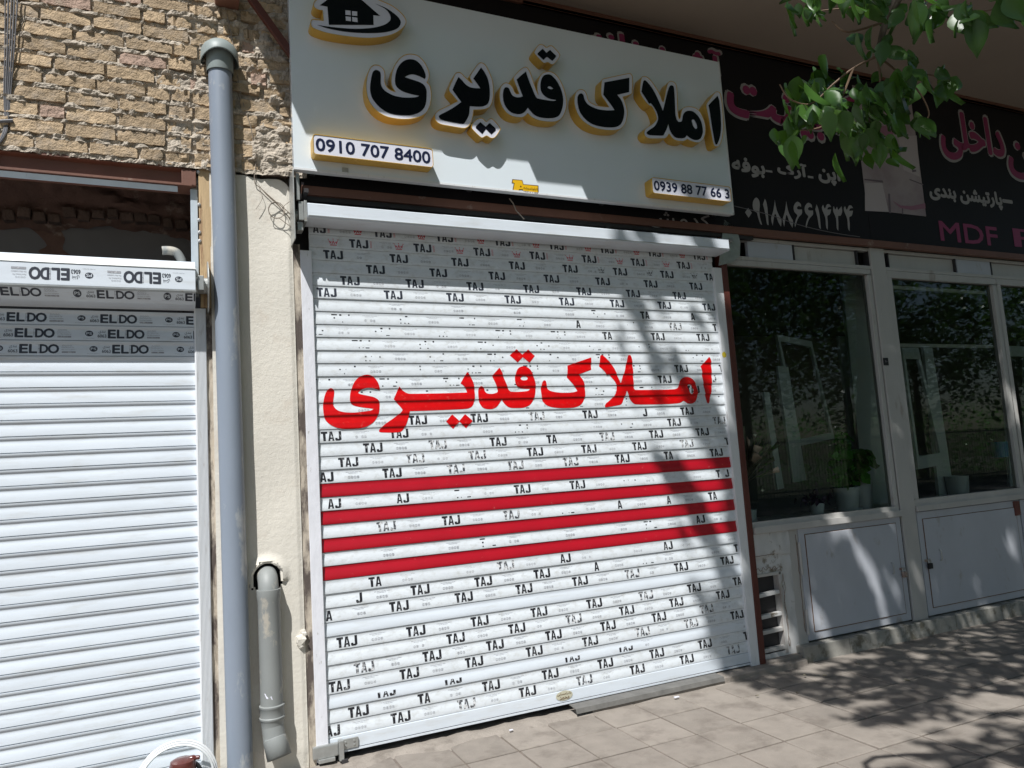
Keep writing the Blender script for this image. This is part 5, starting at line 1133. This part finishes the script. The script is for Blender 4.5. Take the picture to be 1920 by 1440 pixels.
for k in range(30000):  # extra unseen leaves, added to block the sky and shade the pavement
    P = Vector((r3.uniform(-.5,16), r3.uniform(-12,-2.1), 0))
    if P.x < 2.2 and P.y > -2.6: continue
    if noise.noise(P*.8) > .35: continue
    c = P+Vector((-.8,-1,2))*r3.uniform(2.7,5.0)
    px_, py_ = pix(c)
    if -250 < px_ < 2100 and -260 < py_ < 1600: continue
    leafq(c, r3.uniform(.12,.2), v, f_, r3)
me = bpy.data.meshes.new('crown'); me.from_pydata(v, [], f_); me.materials.append(m_leaf); o = link('crown', me, tr); o['kind'] = 'stuff'
# the hanging branch
LM_ = [leafmesh(.095,.058,.30,.25,m_leaf), leafmesh(.080,.046,.5,.4,m_leaf), leafmesh(.10,.056,.2,.2,m_leaf)]
tw = MB()
TW = [[(1645,105,2.45),(1600,128,2.42),(1560,160,2.38),(1520,195,2.34),(1480,185,2.3),(1462,158,2.3)],[(1600,128,2.42),(1575,190,2.38),(1545,235,2.34),(1500,245,2.32)],[(1645,105,2.45),(1690,140,2.5),(1725,175,2.5),(1742,215,2.5),(1725,232,2.5)],[(1690,140,2.5),(1740,140,2.55),(1780,150,2.6)],[(1645,105,2.45),(1650,160,2.45),(1630,220,2.42),(1640,260,2.4)],[(1700,-25,2.55),(1610,10,2.5),(1540,20,2.5)],[(1700,-25,2.55),(1760,10,2.6),(1850,20,2.65),(1930,-5,2.7)],[(1662,40,2.5),(1590,60,2.45),(1560,40,2.45)]]
for T_ in TW: P_ = arc([dist(*q) for q in T_], 5); tw.tube(P_, [.0035-.002*i/len(P_) for i in range(len(P_))], 6)
twig = tw.build('twig', m_twig, tr, smooth=True)
CL = ((1540,215,60,40,20),(1640,230,50,35,15),(1500,190,48,38,24),(1490,262,40,22,12),(1555,175,55,45,28),(1635,185,60,50,32),(1700,150,48,42,22),(1772,160,22,26,6),(1610,240,40,32,18),(1722,228,26,20,7),(1590,275,45,18,8),(1640,70,46,50,10),(1515,10,50,28,16),(1615,0,60,24,18),(1715,22,50,34,22),(1808,32,45,36,20),(1895,5,40,24,12),(1650,270,30,30,8))
nl = 0
for (cx_, cy_, rx, ry, k_) in CL:
    for k in range(k_):
        px_ = cx_+r3.gauss(0,.5)*rx; py_ = cy_+r3.gauss(0,.5)*ry-10
        o = link('leaf', LM_[r3.randrange(3)], tr); nl += 1
        o.location = dist(px_, py_, 2.42+r3.gauss(0,.10)); s = r3.uniform(.42,.98)*(1.0 if cx_ < 1750 else 1.0); o.scale = (s,s,s)
        o.rotation_euler = (r3.gauss(0,.38)-.15, r3.gauss(0,.40), r3.uniform(-1.5,1.5))
# ================================================================== ACROSS THE STREET (seen in the glass)
r4 = random.Random(9)
for i in range(8):
    X = 8+i*4.6+r4.uniform(-.5,.5); Yt = -15.5+r4.uniform(-1,1); t = thing('park_tree', 'park tree across the road, seen only as a reflection in the windows', 'tree', 'park trees reflected in the shop windows')
    L = MB(); L.tube([(X,Yt,-.05),(X+.1,Yt,1.5),(X+.05,Yt+.1,3.0),(X+.2,Yt,4.6)], [.2,.16,.14,.08], 10); L.build('trunk', m_bark, t, smooth=True)
    v, f_ = [], []
    for k in range(9000):
        u = Vector((r4.gauss(0,1), r4.gauss(0,1), r4.gauss(0,1))).normalized()*(r4.random()**.45); c = Vector((X+u.x*2.9, Yt+u.y*2.6, 5.6+u.z*3.6))
        if noise.noise(c*1.1) < -.06: continue
        leafq(c, r4.uniform(.16,.30), v, f_, r4)
    me = bpy.data.meshes.new('crown'); me.from_pydata(v, [], f_); me.materials.append(m_leaf); o = link('crown', me, t); o['kind'] = 'stuff'
rl = MB()
for k in range(230): rl.box(9+k*.14, 9+k*.14+.024, -14.3, -14.28, .0, 1.9)
rl.box(9,41.2,-14.31,-14.27,1.78,1.83); rl.box(9,41.2,-14.31,-14.27,.15,.2); tag(rl.build('park_railing', m_rail), 'tall dark park railing across the road, mirrored in the right window', 'railing')
v, f_ = [], []
for k in range(15000):
    c = Vector((r4.uniform(6,44), r4.uniform(-21,-14.6), 0)); c.z = r4.random()*(3.0+1.0*noise.noise(Vector((c.x*.6,c.y*.6,0)))); leafq(c, r4.uniform(.10,.2), v, f_, r4)
me = bpy.data.meshes.new('hedge'); me.from_pydata(v, [], f_); me.materials.append(m_leafpot); o = link('hedge', me); tag(o, 'bright green hedge mass behind the park railing', 'hedge', kind='stuff')

t = thing('street_tree', 'second street tree further right on the pavement, seen only mirrored in the glass', 'tree')
L = MB(); L.tube([(11.5,-6.0,-.05),(11.4,-6,1.5),(11.6,-5.9,3.0),(11.7,-5.8,5.4)], [.17,.14,.13,.06], 12); L.build('trunk', m_bark, t, smooth=True)
v, f_ = [], []
for k in range(15000):
    u = Vector((r4.gauss(0,1), r4.gauss(0,1), r4.gauss(0,1))).normalized()*(r4.random()**.42); c = Vector((11.5+u.x*4.6, -6.6+u.y*2.4, 6.2+u.z*3.6))
    if noise.noise(c*.9) < -.18 or (c.z > 4.5 and c.y > -1.5): continue
    px_, py_ = pix(c)
    if -250 < px_ < 2100 and -260 < py_ < 1600: continue
    leafq(c, r4.uniform(.10,.18), v, f_, r4)
me = bpy.data.meshes.new('crown'); me.from_pydata(v, [], f_); me.materials.append(m_leaf); o = link('crown', me, t); o['kind'] = 'stuff'

r5 = random.Random(31)
flm = leafmesh(.05,.032,.5,.5,m_leafdry)
for k in range(12):
    o = link('fallen_leaf', flm); o.location = (r5.uniform(2.6,5.6), -.1-abs(r5.gauss(0,.5)), .012); o.rotation_euler = (math.pi/2+r5.uniform(-.3,.3), 0, r5.random()*6.28); s_ = r5.uniform(.4,.8); o.scale = (s_,s_,s_)
    tag(o, 'small dry leaf fallen on the shaded paving below the shop windows', 'leaf', 'dry leaves fallen on the paving')
